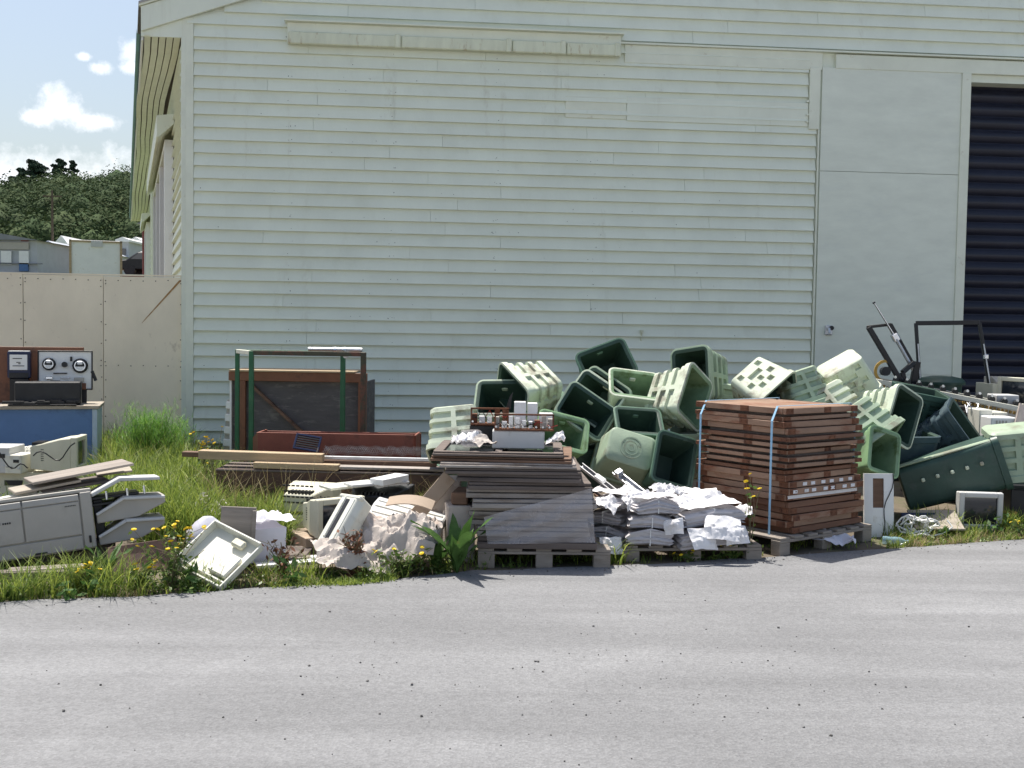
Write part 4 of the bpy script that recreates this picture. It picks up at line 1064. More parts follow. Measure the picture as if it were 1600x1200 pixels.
for k in range(4): bx((0, 0, a.z - .06 - k * .14), (.10, .04, .08)).build('slat', 'white_paint', vn, .006)

fL, fR = on(393, 548, 10.9), on(568, 548, 10.9)
rL, rR = on(371, 549, 11.55), on(536, 552, 11.55)
zt = fL.z
gf = thing('steel_stand', 'open green steel frame with rusted corner post standing on thin legs', 'frame', TM((fL.x, fL.y, 0)))
def lc(p, z): return (p.x - fL.x, p.y - fL.y, z)
for nm, p, mm, wv in (('post', fL, 'green_steel', .045), ('post', fR, 'green_steel_rusted', .052), ('post', rL, 'green_steel', .042), ('post', rR, 'green_steel', .05)):
    bx((p.x - fL.x, p.y - fL.y, zt / 2), (wv, wv, zt)).build(nm, mm, gf, .004)
e = .012
MB().bar(lc(fL, zt - .02), lc(fR, zt - .02), .04, .045).build('top_rail', 'green_steel_rusted', gf, .003)
MB().bar(lc(rL, zt - .023), lc(rR, zt - .023), .038, .04).build('top_rail', 'green_steel', gf, .003)
MB().bar(lc(fL, zt - .022), lc(rL, zt - .022), .038, .042).build('side_rail', 'cream_rail', gf, .003)
MB().bar(lc(fR, zt - .022), lc(rR, zt - .022), .038, .042).build('side_rail', 'green_steel_rusted', gf, .003)
MB().bar(lc(fL, .2), lc(rL, .2), .036, .04).build('side_rail', 'green_steel', gf, .003)
MB().bar(lc(fR, .2), lc(rR, .2), .036, .04).build('side_rail', 'green_steel', gf, .003)
a, b_ = on(482, 541, 11.0, zt + .022), on(566, 542, 10.95, zt + .022)
pp = thing('metal_pipe', 'short bright metal pipe lying across the top of the green frame', 'pipe', TM(a))
MB().tube([(0, 0, 0), b_ - a], .02, 10).build('tube', 'galvanised', pp, smooth=R(40))
for f_ in (.5, .68): MB().tube([(b_ - a) * f_ - Vector((.015, 0, 0)), (b_ - a) * f_ + Vector((.015, 0, 0))], .028, 10).build('collar', 'chrome', pp)
a = on(540, 556, 10.92)
tag(MB().tube([a, a + Vector((-.03, .58, .028))], .026, 12).build('metal_pipe', 'galvanised', smooth=R(40)), 'thicker grey pipe end poking out just beneath the frame rail', 'pipe')

Zr = 10.35
a, b_ = on(398, 671, Zr), on(652, 683, Zr)
rw_, rh_ = b_.x - a.x, (a.z + b_.z) / 2
rc = thing('steel_cabinet', 'long red oxide steel cabinet lying on its back behind the planks', 'cabinet', TM((a.x, Zr, 0), (0, 0.0, -1.5)))
for nm, c, d_ in (('front', (rw_ / 2, 0, rh_ / 2), (rw_ - .06, .02, rh_)), ('back', (rw_ / 2, .38, rh_ / 2 - .02), (rw_, .02, rh_)), ('end', (.02, .19, rh_ / 2), (.02, .34, rh_ - .01)), ('end', (rw_ - .02, .19, rh_ / 2), (.02, .34, rh_ - .01)), ('floor', (rw_ / 2, .19, rh_ * .55), (rw_ - .06, .34, .02))):
    bx(c, d_).build(nm, 'red_oxide', rc, .003)
MB().hexa([(-.02, .01, 0), (.035, -.008, 0), (.035, .02, 0), (-.02, .05, 0)], [(-.02, .01, rh_ - .05), (.035, -.008, rh_), (.035, .02, rh_), (-.02, .05, rh_ - .05)]).build('front_flange', 'brown_board', rc)

# plank heap on a dark steel trough
Zt = 9.45
a, b_ = on(338, 731, Zt), on(692, 738, Zt)
tw_, th_ = b_.x - a.x, (a.z + b_.z) / 2
tg = thing('steel_trough', 'long dark brown steel trough half hidden by grass under the planks', 'trough', TM((a.x, Zt, 0), (0, .3, -.5)))
bx((tw_ / 2, 0, th_ / 2), (tw_, .012, th_)).build('front', 'rusty_brown_sheet', tg)
bx((tw_ / 2, .5, th_ / 2 - .005), (tw_, .012, th_)).build('back', 'rusty_brown_sheet', tg)
bx((tw_ / 2, .25, th_ - .012), (tw_ + .01, .53, .018)).build('top_flange', 'timber_dark', tg, .003)
for x_ in (.01, tw_ - .01): bx((x_, .25, th_ / 2), (.012, .48, th_ - .03)).build('end', 'rusty_brown_sheet', tg)
zt2 = th_ + .002
def lvl(x, y, Y, th): return Vector((dp(x, y, Y).x, Y, th))
plank('thick tan plank on top of the pile, its grain end showing', lvl(313, 710, 9.62, zt2 + .10), lvl(505, 716, 9.58, zt2 + .085), .12, .075, 'timber_tan', 'timber_plank', 'plank')
plank('weathered brown plank poking out of the grass behind the tan plank', lvl(287, 715, 9.85, zt2 + .075), lvl(470, 720, 9.8, zt2 + .065), .1, .045, 'timber_brown', 'timber_plank', 'plank')
plank('shorter brown plank along the trough in front of the tan plank', lvl(398, 726, 9.5, zt2 + .03), lvl(530, 727, 9.46, zt2 + .022), .1, .05, 'timber_tan', 'timber_plank', 'plank')
plank('pinkish flat board along the trough top below the wire netting', lvl(520, 730, 9.52, zt2 + .02), lvl(695, 735, 9.5, zt2 + .01), .14, .022, 'sash_white_worn', 'timber_plank', 'plank')
plank('long galvanised rail with netting tied along it beside the planks', lvl(502, 718, 9.72, zt2 + .075), lvl(678, 721, 9.7, zt2 + .07), .03, .03, 'galvanised', 'steel_rail', 'rail')
plank('dark brown board supporting the galvanised rail on the trough', lvl(500, 722, 9.74, zt2 + .03), lvl(682, 727, 9.72, zt2 + .028), .12, .048, 'timber_brown', 'timber_plank', 'plank')
nt2 = MB()
a = lvl(504, 714, 9.78, zt2 + .09); b_ = lvl(676, 717, 9.76, zt2 + .09); L_ = b_.x - a.x
for r_ in range(4):
    for ph in (0, 1):
        pts = [(L_ * k / 56, .05 * r_ + .012 * math.sin(k * .7 + r_), .012 + .016 * r_ * (1 - .12 * r_) + (.026 if (k + ph) % 2 else -.004) + .006 * math.sin(k * .9 + r_)) for k in range(57)]
        nt2.tube(pts, .0018, 4)
tag(nt2.build('wire_netting', 'wire_grey', M=TM(a)), 'rolled chain link wire netting along the galvanised rail', 'netting')
a = on(476, 703, 9.95)
lv = thing('louvre_panel', 'small dark slatted grille leaning against the red steel cabinet', 'grille', axes((a.x, 10.0, .58), (.13, .55, .85), (1, 0, -.14)))
fr = MB()
for sx in (-1, 1): fr.box((sx * .11, 0, .07), (.018, .018, .14))
for z_ in (0, .14): fr.box((0, 0, z_), (.235, .018, .018))
fr.build('frame', 'navy_plastic', lv, .002)
for k in range(5): bx((0, 0, .025 + k * .023), (.2, .014, .012)).build('slat', 'black_plastic', lv)

# ------------------------------------------------------------------ front heap (monitors, wraps, trays)
# white moulded tray
c = dp(342, 872, 7.22)
tm = axes((c.x, c.y, c.z), (-.10, -.62, .78), (.74, -.25, -.42))
wt = thing('plastic_tray', 'cream plastic equipment tray with raised rims tipped into the verge weeds', 'tray', tm)
bx((0, 0, 0), (.42, .40, .012)).build('base', 'pale_plastic', wt, .003)
for c_, d_ in (((0, -.2, .03), (.43, .014, .07)), ((0, .2, .03), (.43, .014, .07)), ((-.21, 0, .03), (.014, .39, .07)), ((.21, 0, .02), (.014, .39, .05))):
    bx(c_, d_).build('rim', 'pale_plastic', wt, .003)
bx((.11, -.04, .03), (.15, .17, .05)).build('raised_box', 'pale_plastic', wt, .006)
bx((.02, -.15, .02), (.40, .012, .03)).build('rib', 'pale_plastic', wt, .002)
bx((.06, .14, .03), (.10, .06, .04)).build('latch', 'beige_plastic', wt, .01)
# grey board
a = on(370, 793, 7.85)
simple('grey_door_panel', 'small upright grey panel with a dark hinge edge beside the white wrapped box', 'panel', bx((0, 0, .165), (.235, .035, .33)).box((.108, -.022, .16), (.03, .012, .30)), 'timber_grey', TM((on(368, 793, 7.46).x, 7.47, zat(368, 793, 7.46) - .33), (-8, 3, 8)))
# white wrapped box
c = on(448, 818, 7.75)
hb = zat(448, 820, 7.8) - .05
wb = thing('wrapped_box', 'box wrapped in white plastic sheet between grey panel and beige monitor', 'box', TM((c.x, 7.72, .045), (0, 0, 27)))
def wrapbox(w_, d_, h):
    n_ = 7; mb = MB(); L = []
    for k in range(n_ + 1):
        f_ = k / n_; z_ = h * f_
        ring = []
        for (x0, y0), (x1, y1) in zip(((-w_, 0), (0, 0), (0, d_), (-w_, d_)), ((0, 0), (0, d_), (-w_, d_), (-w_, 0))):
            for j in range(7):
                x, y = x0 + (x1 - x0) * j / 7, y0 + (y1 - y0) * j / 7
                nzv = noise.noise(Vector((x * 7, y * 7, z_ * 7 + 3))) * .022
                ring.append((x + nzv, y + nzv, z_))
        L.append(ring)
    return mb.loft(L)
wrapbox(.40, .34, hb).build('wrap', 'white_wrap', wb, smooth=R(30))
dr = crumple(.44, .36, 30, 26, .075, 4, lambda x, y: .05 * math.exp(-((x - .05) ** 2 + y * y) * 30)).build('loose_sheet', 'white_wrap', wb, smooth=R(25), M=TM((-.16, .16, hb + .015), (0, -4, 5)))
simple('plastic_sack', 'small white plastic sack slumped behind the grey panel', 'sack', MB().loft([[(r_ * .13 * math.cos(k * .52) * (1 + .2 * math.sin(k * 2.1 + z_ * 9)), r_ * .1 * math.sin(k * .52), z_) for k in range(12)] for r_, z_ in ((.8, 0), (1.1, .06), (1.0, .14), (.6, .21), (.25, .25))]), 'white_wrap', TM((on(325, 830, 7.95).x, 7.95, .06)), bevel=0, smooth=R(40))
simple('packing_crate', 'low dark crate under the white plastic sack in the grass', 'crate', bx((0, 0, .028), (.9, .35, .055)), 'timber_dark', TM((on(385, 850, 7.95).x, 8.02, 0)))
# monitors
Mz = on(500, 830, 8.25)
crt('computer_monitor', 'beige monitor with dark screen turned toward the white wall unit', TM((Mz.x + .05, 8.35, .13), (0, 0, 38)), .40, zat(500, 776, 8.25) - .13, .40, 'beige_plastic', group='discarded computer monitors')
simple('support_box', 'flat cardboard carton under the beige monitor with dark screen', 'carton', bx((0, 0, .064), (.5, .42, .126)), 'cardboard', TM((Mz.x + .03, 8.42, 0), (0, 0, 30)))
o = crt('computer_monitor', 'older beige monitor seen from its slotted back behind the heap', TM((on(478, 780, 8.85).x, 8.95, .19), (0, 0, 165)), .42, zat(478, 760, 8.85) - .19, .38, 'beige_plastic', group='discarded computer monitors')
vn2 = MB()
for r_ in range(4):
    for c_ in range(7): vn2.box((-.12 + c_ * .04, .192, .10 + r_ * .045), (.026, .012, .012))
vn2.build('vent_slots', 'black_plastic', o)
desktop('beige computer case carrying the older slotted monitor', TM((on(492, 790, 8.9).x, 8.95, 0), (0, 0, 4)), .5, .188, .42)
# black television with panels on top
a = on(588, 795, 8.6)
zk = .24; hk = zat(588, 764, 8.6) - zk
crt('television', 'black television lying face down in the heap, white panels on top', TM((a.x, 8.75, zk), (0, 0, 172)), .50, hk, .40, 'black_plastic', 'television')
desktop('grey computer case supporting the black television', TM((a.x, 8.75, 0), (0, 0, -5)), .52, zk - .002, .45, 'grey_plastic')
for k, (x0, y0, x1, y1, mm, lab) in enumerate(((510, 765, 585, 750, 'pale_plastic', 'white scrap panel sloping off the left of the black television'), (545, 762, 632, 757, 'light_grey_plastic', 'grey scrap panel flat across the top of the black television'), (590, 752, 628, 752, 'white_paint', 'bright white slab on the far corner of the black television'))):
    p0, p1 = dp(x0, y0, 8.62), dp(x1, y1, 8.78)
    z_ = zk + hk + .012 + .024 * k
    plank(lab, (p0.x, 8.55, z_), (p1.x, 8.8 , z_ + (.012 if k != 1 else .004)), .22 - .04 * k, .02 if k < 2 else .05, mm, 'discarded_board', 'board')
# wall unit (long white case leaning)
p0, p1 = dp(510, 842, 7.55), dp(560, 798, 7.80)
d_ = (p1 - p0).normalized()
um = axes((p0 + p1) / 2, (-.45, -.62, .64), d_)
wu = thing('wall_unit', 'long cream appliance casing with dark slot leaning across the heap', 'appliance', um)
L_ = (p1 - p0).length + .06
MB().loft([[(x, y_, z_) for y_, z_ in ((-.10, -.08), (.10, -.08), (.11, .02), (.075, .07), (-.075, .07), (-.11, .02))] for x in (-L_ / 2, L_ / 2)]).build('casing', 'pale_plastic', wu, .012, seg=2)
bx((0, .0, .071), (L_ * .82, .03, .008)).build('slot', 'black_plastic', wu)
bx((.02, .035, .072), (L_ * .8, .02, .012)).build('louvre', 'pale_plastic', wu, .003)
bx((0, -.055, .071), (L_ * .86, .02, .008)).build('louvre', 'pale_plastic', wu, .003)
for s_ in (-1, 1): bx((s_ * (L_ / 2 - .01), 0, 0), (.03, .21, .145)).build('end_cap', 'pale_plastic', wu, .008)
# pale printer cover sloping down to the right
p0, p1 = dp(580, 800, 8.05), dp(690, 826, 7.95)
d_ = (p1 - p0).normalized()
pcv = thing('printer_cover', 'pale grey printer casing with stepped ridges lying on the sacking', 'casing', axes((p0 + p1) / 2, (0.1, -.5, .85), d_))
L_ = (p1 - p0).length
MB().loft([[(x, y_, z_) for y_, z_ in ((-.16, -.05), (.16, -.05), (.16, .02), (.05, .05), (-.10, .05), (-.16, .0))] for x in (-L_ / 2, L_ / 2)]).build('shell', 'light_grey_plastic', pcv, .01)
for y_ in (-.12, -.05, .02, .09): bx((0, y_, .052 if y_ < .05 else .043), (L_ * .92, .018, .012)).build('ridge', 'pale_plastic', pcv, .004)
# sacking
a = on(612, 840, 7.65)
tag(crumple(.62, .50, 46, 40, .08, 8, lambda x, y: .22 * math.exp(-((x + .02) ** 2 * 5 + (y - .12) ** 2 * 14)) + .10 * math.exp(-((x - .24) ** 2 * 40 + (y + .1) ** 2 * 30)), 5.0).build('sacking', 'sack_cloth', smooth=R(22), M=TM((a.x + .02, 7.74, .10), (14, 0, -3))), 'crumpled beige sacking heaped between wall unit and dock leaves', 'sacking')
tag(crumple(.50, .40, 26, 22, .07, 15, lambda x, y: .12 * math.exp(-(x * x + y * y) * 12), 5.5).build('sacking', 'sack_cloth', smooth=R(22), M=TM((on(545, 850, 7.5).x, 7.52, .07), (18, 6, 20))), 'pinkish crumpled sacking at the foot of the cream wall unit', 'sacking')
cb = []
simple('curled_cardboard', 'curled brown cardboard arching over the pale printer casing', 'cardboard', MB().loft([[(x, y_, .07 * math.sin((x + .22) / .44 * 2.6) + z_) for y_, z_ in ((-.05, 0), (.05, .03), (.05, .037), (-.05, .007))] for x in [-.17 + .34 * k / 10 for k in range(11)]]), 'cardboard', TM(dp(640, 798, 7.86), (12, 8, -8)), bevel=0, smooth=R(30))
plank('flat cardboard sheet leaning on the grey sash stack', dp(650, 806, 7.98), dp(703, 744, 8.05), .11, .012, 'cardboard', 'cardboard_sheet', 'cardboard', up=(0, -1, .25))
plank('torn cardboard sheet behind the leaning cardboard, beside the stack', dp(668, 812, 8.1), dp(706, 757, 8.14), .12, .012, 'sack_cloth', 'cardboard_sheet', 'cardboard', up=(.2, -1, .1))
plank('white painted board on the verge below the wrapped box', gp(400, 884, .05), gp(530, 874, .06), .10, .022, 'white_paint')
plank('worn grey board behind the white board on the verge', gp(405, 874, .035), gp(545, 869, .04), .10, .02, 'timber_grey')
plank('short white batten end under the cream wall unit', gp(486, 872, .075), gp(526, 868, .08), .06, .025, 'white_paint')
# ------------------------------------------------------------------ grey sash stack on a pallet
Zs = 7.78
sl_, sr_ = on(748, 880, Zs), on(938, 880, Zs)
sw = sr_.x - sl_.x
ph_ = .14
pallet(TM(((sl_.x + sr_.x) / 2 + .02, Zs + .5, 0), (0, 0, 1.5)), sw + .08, 1.0, 'grey pallet carrying the stack of old window sashes', ph_)
ORD = ['bottom', 'second', 'third', 'fourth', 'fifth', 'sixth', 'seventh', 'eighth', 'ninth', 'tenth', 'eleventh', 'twelfth', 'thirteenth', 'fourteenth', 'fifteenth', 'sixteenth', 'seventeenth', 'eighteenth', 'nineteenth', 'twentieth', 'twenty first']
lay = [(868, 848, 748, 930, 'timber_dark'), (848, 832, 748, 926, 'timber_grey'), (832, 816, 742, 928, 'timber_grey'), (816, 801, 738, 926, 'timber_grey'), (801, 786, 735, 926, 'sash_white_worn'), (786, 771, 733, 924, 'sash_white_worn'), (770, 757, 724, 920, 'timber_dark'), (757, 744, 722, 917, 'timber_dark'), (743, 733, 692, 906, 'timber_dark'), (733, 724, 690, 904, 'sash_white_worn'), (724, 715, 682, 895, 'timber_brown'), (715, 707, 678, 888, 'timber_dark')]
zcur = ph_ + .003
ztop_st = zat(800, 708, Zs)
scl = (ztop_st - ph_) / sum(a - b_ for a, b_, *_ in lay)
for k, (ya, yb, xa, xb, mm) in enumerate(lay):
    th = (ya - yb) * scl - .003
    xl, xr = on(xa + ro.uniform(-7, 5), 800, Zs).x, on(xb + ro.uniform(-7, 6), 800, Zs).x
    w_ = xr - xl; d_ = .86
    nm = 'window_sash'
    lb = ('topmost' if k == len(lay) - 1 else ORD[k]) + (' weathered timber sash of the grey stack' + (' counted from the pallet' if 0 < k < len(lay) - 1 else ', lying under clear wrap' if k == 0 else ', under the scrap electrics'))
    o = thing(nm, lb, 'window sash', TM(((xl + xr) / 2, Zs + d_ / 2 + ro.uniform(-.03, .03), zcur), (ro.uniform(-.3, .3), ro.uniform(-.25, .25), ro.uniform(-3.4, 3.4))), 'timber sashes stacked on the pallet')
    rl = MB(); st_w = .07
    for y_ in (-d_ / 2 + st_w / 2, d_ / 2 - st_w / 2):
        # moulded front rail: two steps with a groove
        r_ = MB()
        r_.box((0, y_, th * .27), (w_, st_w, th * .54)); r_.box((0, y_ + (.012 if y_ < 0 else -.012), th * .80), (w_ - .012, st_w - .012, th * .38))
        r_.build('rail', mm, o, .003)
    for x_ in (-w_ / 2 + st_w / 2, 0, w_ / 2 - st_w / 2):
        bx((x_, 0, th * .48), (st_w if x_ else .05, d_ - 2 * st_w - .004, th * .9)).build('stile', mm, o, .003)
    bx((0, 0, th * .4), (w_ - 2 * st_w + .02, d_ - 2 * st_w + .02, .006)).build('pane', 'glass_dark', o)
    zcur += th + .003
STZ = zcur
# clear wrap over the front of the lower sashes
L_ = []
cw = [(762, 812), (800, 797), (860, 785), (905, 770), (922, 764), (926, 800), (926, 846), (860, 846), (772, 848), (758, 830)]
n_ = 16; vs = []; fs = []
tl, tr_, bl, br_ = (756, 808), (924, 763), (762, 850), (930, 848)
for j in range(n_ + 1):
    for i in range(n_ + 1):
        u_, v_ = i / n_, j / n_
        x = (tl[0] * (1 - u_) + tr_[0] * u_) * (1 - v_) + (bl[0] * (1 - u_) + br_[0] * u_) * v_
        y = (tl[1] * (1 - u_) + tr_[1] * u_) * (1 - v_) + (bl[1] * (1 - u_) + br_[1] * u_) * v_
        p = dp(x, y, Zs - .045)
        p.y += .022 * math.sin((u_ * 1.4 + v_ * 3.0) * 5) * .6 + .015 * noise.noise(Vector((u_ * 9, v_ * 9, 1)))
        vs.append(tuple(p))
for j in range(n_):
    for i in range(n_): k = j * (n_ + 1) + i; fs.append((k, k + 1, k + n_ + 2, k + n_ + 1))
tag(MB().add(vs, fs).build('plastic_wrap', 'clear_wrap', smooth=R(60)), 'torn clear plastic wrap across the front of the grey sash stack', 'plastic wrap')
# offcuts at the left of the stack
for k, (x, y, z0, mm, lab, s_) in enumerate(((722, 790, .52, 'timber_brown', 'short brown timber block jutting from the left of the sash stack', (.12, .3, .09)), (700, 765, .4, 'sack_cloth', 'pale torn carton squeezed against the left of the sash stack', (.16, .3, .22)), (716, 835, 0, 'sack_cloth', 'dusty pale carton standing beside the pallet behind dock leaves', (.2, .34, .42)))):
    p = dp(x, y, 8.05)
    z_ = .0 if k == 2 else (.0 if k == 1 else .425)
    hh = s_[2] if k != 1 else .56
    if k == 1: z_ = 0
    mb = bx((0, 0, hh / 2), (s_[0], s_[1], hh))
    simple('timber_block' if k == 0 else 'torn_carton', lab, 'block' if k == 0 else 'carton', mb, mm, TM((p.x, 8.08 + (.3 if k == 1 else 0), z_), (0, 0, 8 * k - 6)), bevel=.008)

# scrap electrics on top
Ze = 8.05
a, b_ = on(769, 700, Ze), on(851, 674, Ze)
ew, eh = b_.x - a.x, b_.z - STZ
eb_ = thing('switchgear_chassis', 'grey steel switchgear box topped with rusty relay frames on the sash stack', 'switchgear', TM((a.x, Ze, STZ)))
bx((ew / 2, .16, eh / 2), (ew, .32, eh)).build('box', 'light_grey_plastic', eb_, .006)
def rel_frame(x0, x1, y0, y1, yoff, n_):
    p, q = on(x0, y0, Ze + yoff), on(x1, y1, Ze + yoff)
    l0, l1, zb_, zt_ = p.x - a.x, q.x - a.x, p.z - STZ, q.z - STZ
    zb_ = max(zb_, eh + .002) if yoff < .2 else zb_
    f_ = bx(((l0 + l1) / 2, yoff + .07, zb_ + .006), (l1 - l0, .16, .012)).build('frame', 'rust', eb_)
    g_ = MB()
    for x_ in (l0 + .006, l1 - .006): g_.box((x_, yoff + .02, (zb_ + zt_) / 2), (.012, .02, zt_ - zb_))
    g_.box(((l0 + l1) / 2, yoff + .02, zt_), (l1 - l0, .02, .012)); g_.build('edge', 'rust', f_)
    for k in range(n_):
        w2 = (l1 - l0) / n_
        hh = (zt_ - zb_) * ro.uniform(.35, .9)
        bx((l0 + w2 * (k + .5), yoff + .06 + ro.uniform(-.01, .03), zb_ + .012 + hh / 2), (w2 * ro.uniform(.5, .85), .06, hh)).build('relay', ro.choice(('rust', 'galvanised', 'brown_board', 'grey_plastic', 'chrome')), f_, .003)
    for k in range(n_):
        w2 = (l1 - l0) / n_
        MB().tube([(l0 + w2 * k, yoff + .03, zb_ + hh * .6), (l0 + w2 * (k + .5), yoff - .01, zb_ + hh * ro.uniform(.2, 1.1)), (l0 + w2 * (k + ro.uniform(.7, 1.6)), yoff + .04, zb_ + hh * ro.uniform(.3, .9))], .004, 5).build('wire', ro.choice(('black_plastic', 'grey_plastic', 'red_wire')), f_)
        MB().tube([(l0 + w2 * (k + .3), yoff - .002, zb_ + .03), (l0 + w2 * (k + .3), yoff - .03, zb_ + .03)], .008, 6).build('screw', 'chrome', f_)
rel_frame(772, 866, 674, 649, .0, 9)
rel_frame(735, 795, 664, 639, .22, 5)
for x0, x1, y0, y1, yo in ((803, 822, 672, 628, .16), (824, 840, 660, 630, .18), (842, 864, 672, 646, .15)):
    p, q = on(x0, y0, Ze + yo), on(x1, y1, Ze + yo)
    bx(((p.x + q.x) / 2 - a.x, yo + .04, (max(p.z - STZ, eh + .015) + q.z - STZ) / 2), (q.x - p.x, .08, q.z - STZ - max(p.z - STZ, eh + .015))).build('cover_box', 'white_paint', eb_, .004)
bx((on(765, 664, Ze + .25).x - a.x, .30, (zat(765, 665, Ze + .25) - STZ) / 2), (.30, .14, zat(765, 665, Ze + .25) - STZ)).build('rear_stand', 'black_plastic', eb_, .004)
simple('metal_scrap', 'thin black metal scrap standing up behind the switchgear chassis', 'scrap', MB().loft([[(0, y_, 0), (.04, y_, 0), (.045, y_, .08), (.055, y_, .135), (.03, y_, .1)] for y_ in (0, .012)]), 'black_metal', TM(on(790, 640, Ze + .31)), bevel=0)
p = on(736, 690, Ze + .05)
simple('clear_box', 'crushed clear plastic box on the left end of the sash stack', 'plastic box', bx((0, 0, .06), (.14, .12, .12)), 'clear_wrap', TM((p.x, Ze + .1, STZ + .002), (0, 0, 14)), bevel=.01)
for k, (x, s_, sd, lab) in enumerate(((722, .15, 3, 'crumpled white paper ball cluster at the left end of the sash stack'), (742, .13, 9, 'crumpled white paper beside the clear plastic box'), (868, .12, 12, 'crumpled white paper at the right end of the sash stack'))):
    p = on(x, 700, Ze - .12)
    tag(crumple(s_, s_, 14, 14, .05, sd, lambda x, y: .05 * math.exp(-(x * x + y * y) * 160), 16).build('crumpled_paper', 'paper', smooth=R(15), M=TM((p.x, Ze - .1 + .03 * k, STZ + .028))), lab, 'paper')
tag(crumple(.15, .13, 14, 14, .03, 19, lambda x, y: .05 * math.exp(-(x * x) * 160), 9).build('brown_rag', 'sack_cloth', smooth=R(25), M=TM((on(757, 700, Ze - .1).x, Ze - .13, STZ + .02), (10, 0, 30))), 'brown rag in front of the grey switchgear box', 'rag')

# ------------------------------------------------------------------ newspaper bundles on a pallet
Zn = 8.15
nl_, nr_ = on(985, 870, Zn), on(1172, 870, Zn)
npc = on(1075, 870, Zn)
pallet(TM((npc.x - .02, Zn + .42, 0), (0, 0, 6)), 1.05, .95, 'low pallet under the tied newspaper bundles', .12)
def bundle(label, M, w_, d_, h, seed):
    o = thing('newspaper_bundle', label, 'newspapers', M, 'tied newspaper bundles')
    rr = random.Random(seed); n_ = 9; L = []
    for k in range(n_ + 1):
        z_ = h * k / n_
        ox, oy = rr.uniform(-.013, .013), rr.uniform(-.013, .013); bl_ = .014 * math.sin(k / n_ * math.pi); f2 = k / n_
        ring = []
        for sx, sy in ((-1, -1), (0, -1), (1, -1), (1, 0), (1, 1), (0, 1), (-1, 1), (-1, 0)):
            ring.append((sx * (w_ / 2 + bl_) + ox, sy * (d_ / 2 + bl_) + oy, z_ + (.03 * noise.noise(Vector((sx * 1.3, sy * 1.3, seed * 2.7))) - .022 * sx * sx) * (.3 + f2)))
        L.append(ring)
    MB().loft(L).build('pages', 'newsprint', o, smooth=R(50))
    MB().box((0, 0, h / 2), (.006, d_ + .03, h + .006)).build('string', 'white_paint', o)
    crumple(w_ * 1.02, d_ * 1.02, 12, 10, .022, seed, None, 6).build('cover_sheet', 'paper', o, smooth=R(25), M=TM((0, 0, h + .012)))
    return o
bz0 = .125
xl0 = on(958, 850, Zn + .1).x; xm = on(1013, 850, Zn - .02).x
zL = [(860, 836), (836, 816), (816, 796)]
hh = [(a_ - b2) * Zn / F for a_, b2 in zL]
zc_ = bz0
for k in range(3):
    bundle(('bottom', 'middle', 'top')[k] + ' newspaper bundle of the pile next to the sash stack', TM((xl0, Zn + .26, zc_), (ro.uniform(-3, 3), ro.uniform(-3, 4), -22 + ro.uniform(-9, 9))), .27, .36, hh[k] - .01, 30 + k)
    bundle(('bottom', 'middle', 'top')[k] + ' newspaper bundle of the centre pile on the low pallet', TM((xm + .01 * k, Zn + .05, zc_), (ro.uniform(-2, 3), ro.uniform(-1, 4) , 7 + ro.uniform(-8, 8))), .31, .34, hh[k] - .006, 40 + k)
    zc_ += hh[k] + .018
x2 = on(1105, 850, Zn).x
z2_ = [bz0, bz0 + .155, bz0 + .28]
bundle('large sagging newspaper bundle on the pallet near the brown trays', TM((x2, Zn + .10, bz0), (0, -4, 12)), .50, .36, .13, 51)
bundle('upper newspaper bundle split open beside the brown trays', TM((x2 + .0, Zn + .12, bz0 + .17), (0, -5, 15)), .46, .34, .10, 52)
bundle('rear newspaper bundle half buried behind the split one', TM((on(1070, 800, Zn + .45).x, Zn + .52, bz0), (0, 2, -5)), .5, .3, .30, 53)
# loose papers on top
for k, (x, y, Y, s_, rx, ry, lab) in enumerate((
        (945, 789, 8.2, .22, 10, 10, 'curling white sheet on the top bundle by the sash stack'),
        (1000, 783, 8.2, .26, 24, -8, 'bright crumpled paper on the centre newspaper pile'),
        (1030, 790, 8.35, .26, 12, 18, 'folded white paper hanging between the newspaper piles'),
        (1040, 768, 8.55, .24, 25, 12, 'rolled paper sticking up behind the newspaper piles'),
        (1068, 792, 8.3, .28, 14, -6, 'shredded paper lying over the split newspaper bundle'),
        (1068, 808, 8.2, .22, 18, 4, 'ragged paper edge in front of the split newspaper bundle'),
        (1108, 786, 8.45, .30, 16, 8, 'plump white plastic bag of paper against the brown trays'),
        (1150, 803, 8.3, .24, 6, -8, 'white paper sheet by the blue strap of the brown trays'),
        (1095, 838, 8.0, .22, 60, 4, 'torn white paper strip on the front of the sagging bundle'),
        (1082, 775, 8.6, .24, 20, -14, 'grey paper wad behind the plump white bag'),
        (1055, 818, 8.02, .15, 75, -8, 'torn sheet poking out between centre pile and sagging bundle'),
        (952, 848, 8.05, .17, 66, 4, 'ragged sheet sticking out of the bottom bundle by the sash stack'), (1128, 822, 8.02, .26, 50, 5, 'long folded sheet draped over the sagging bundle'),
        (985, 772, 8.4, .2, 20, 20, 'white paper wedged below the bright metal channel'), (1148, 832, 8.1, .18, 70, -6, 'flap of paper beside the flowering stalk at the tray corner'))):
    p = dp(x, y, Y)
    tag(crumple(s_, s_ * .75, 20, 16, .05 if k < 8 else .022, 60 + k, lambda x, y: (.05 if k != 6 else .09) * math.exp(-(x * x + y * y) * 60), 10 if k % 2 else 7).build('loose_paper', 'paper', smooth=R(18), M=TM(p - Vector((0, 0, .03)), (rx, ry, k * 37 % 60 - 30))), lab, 'paper')
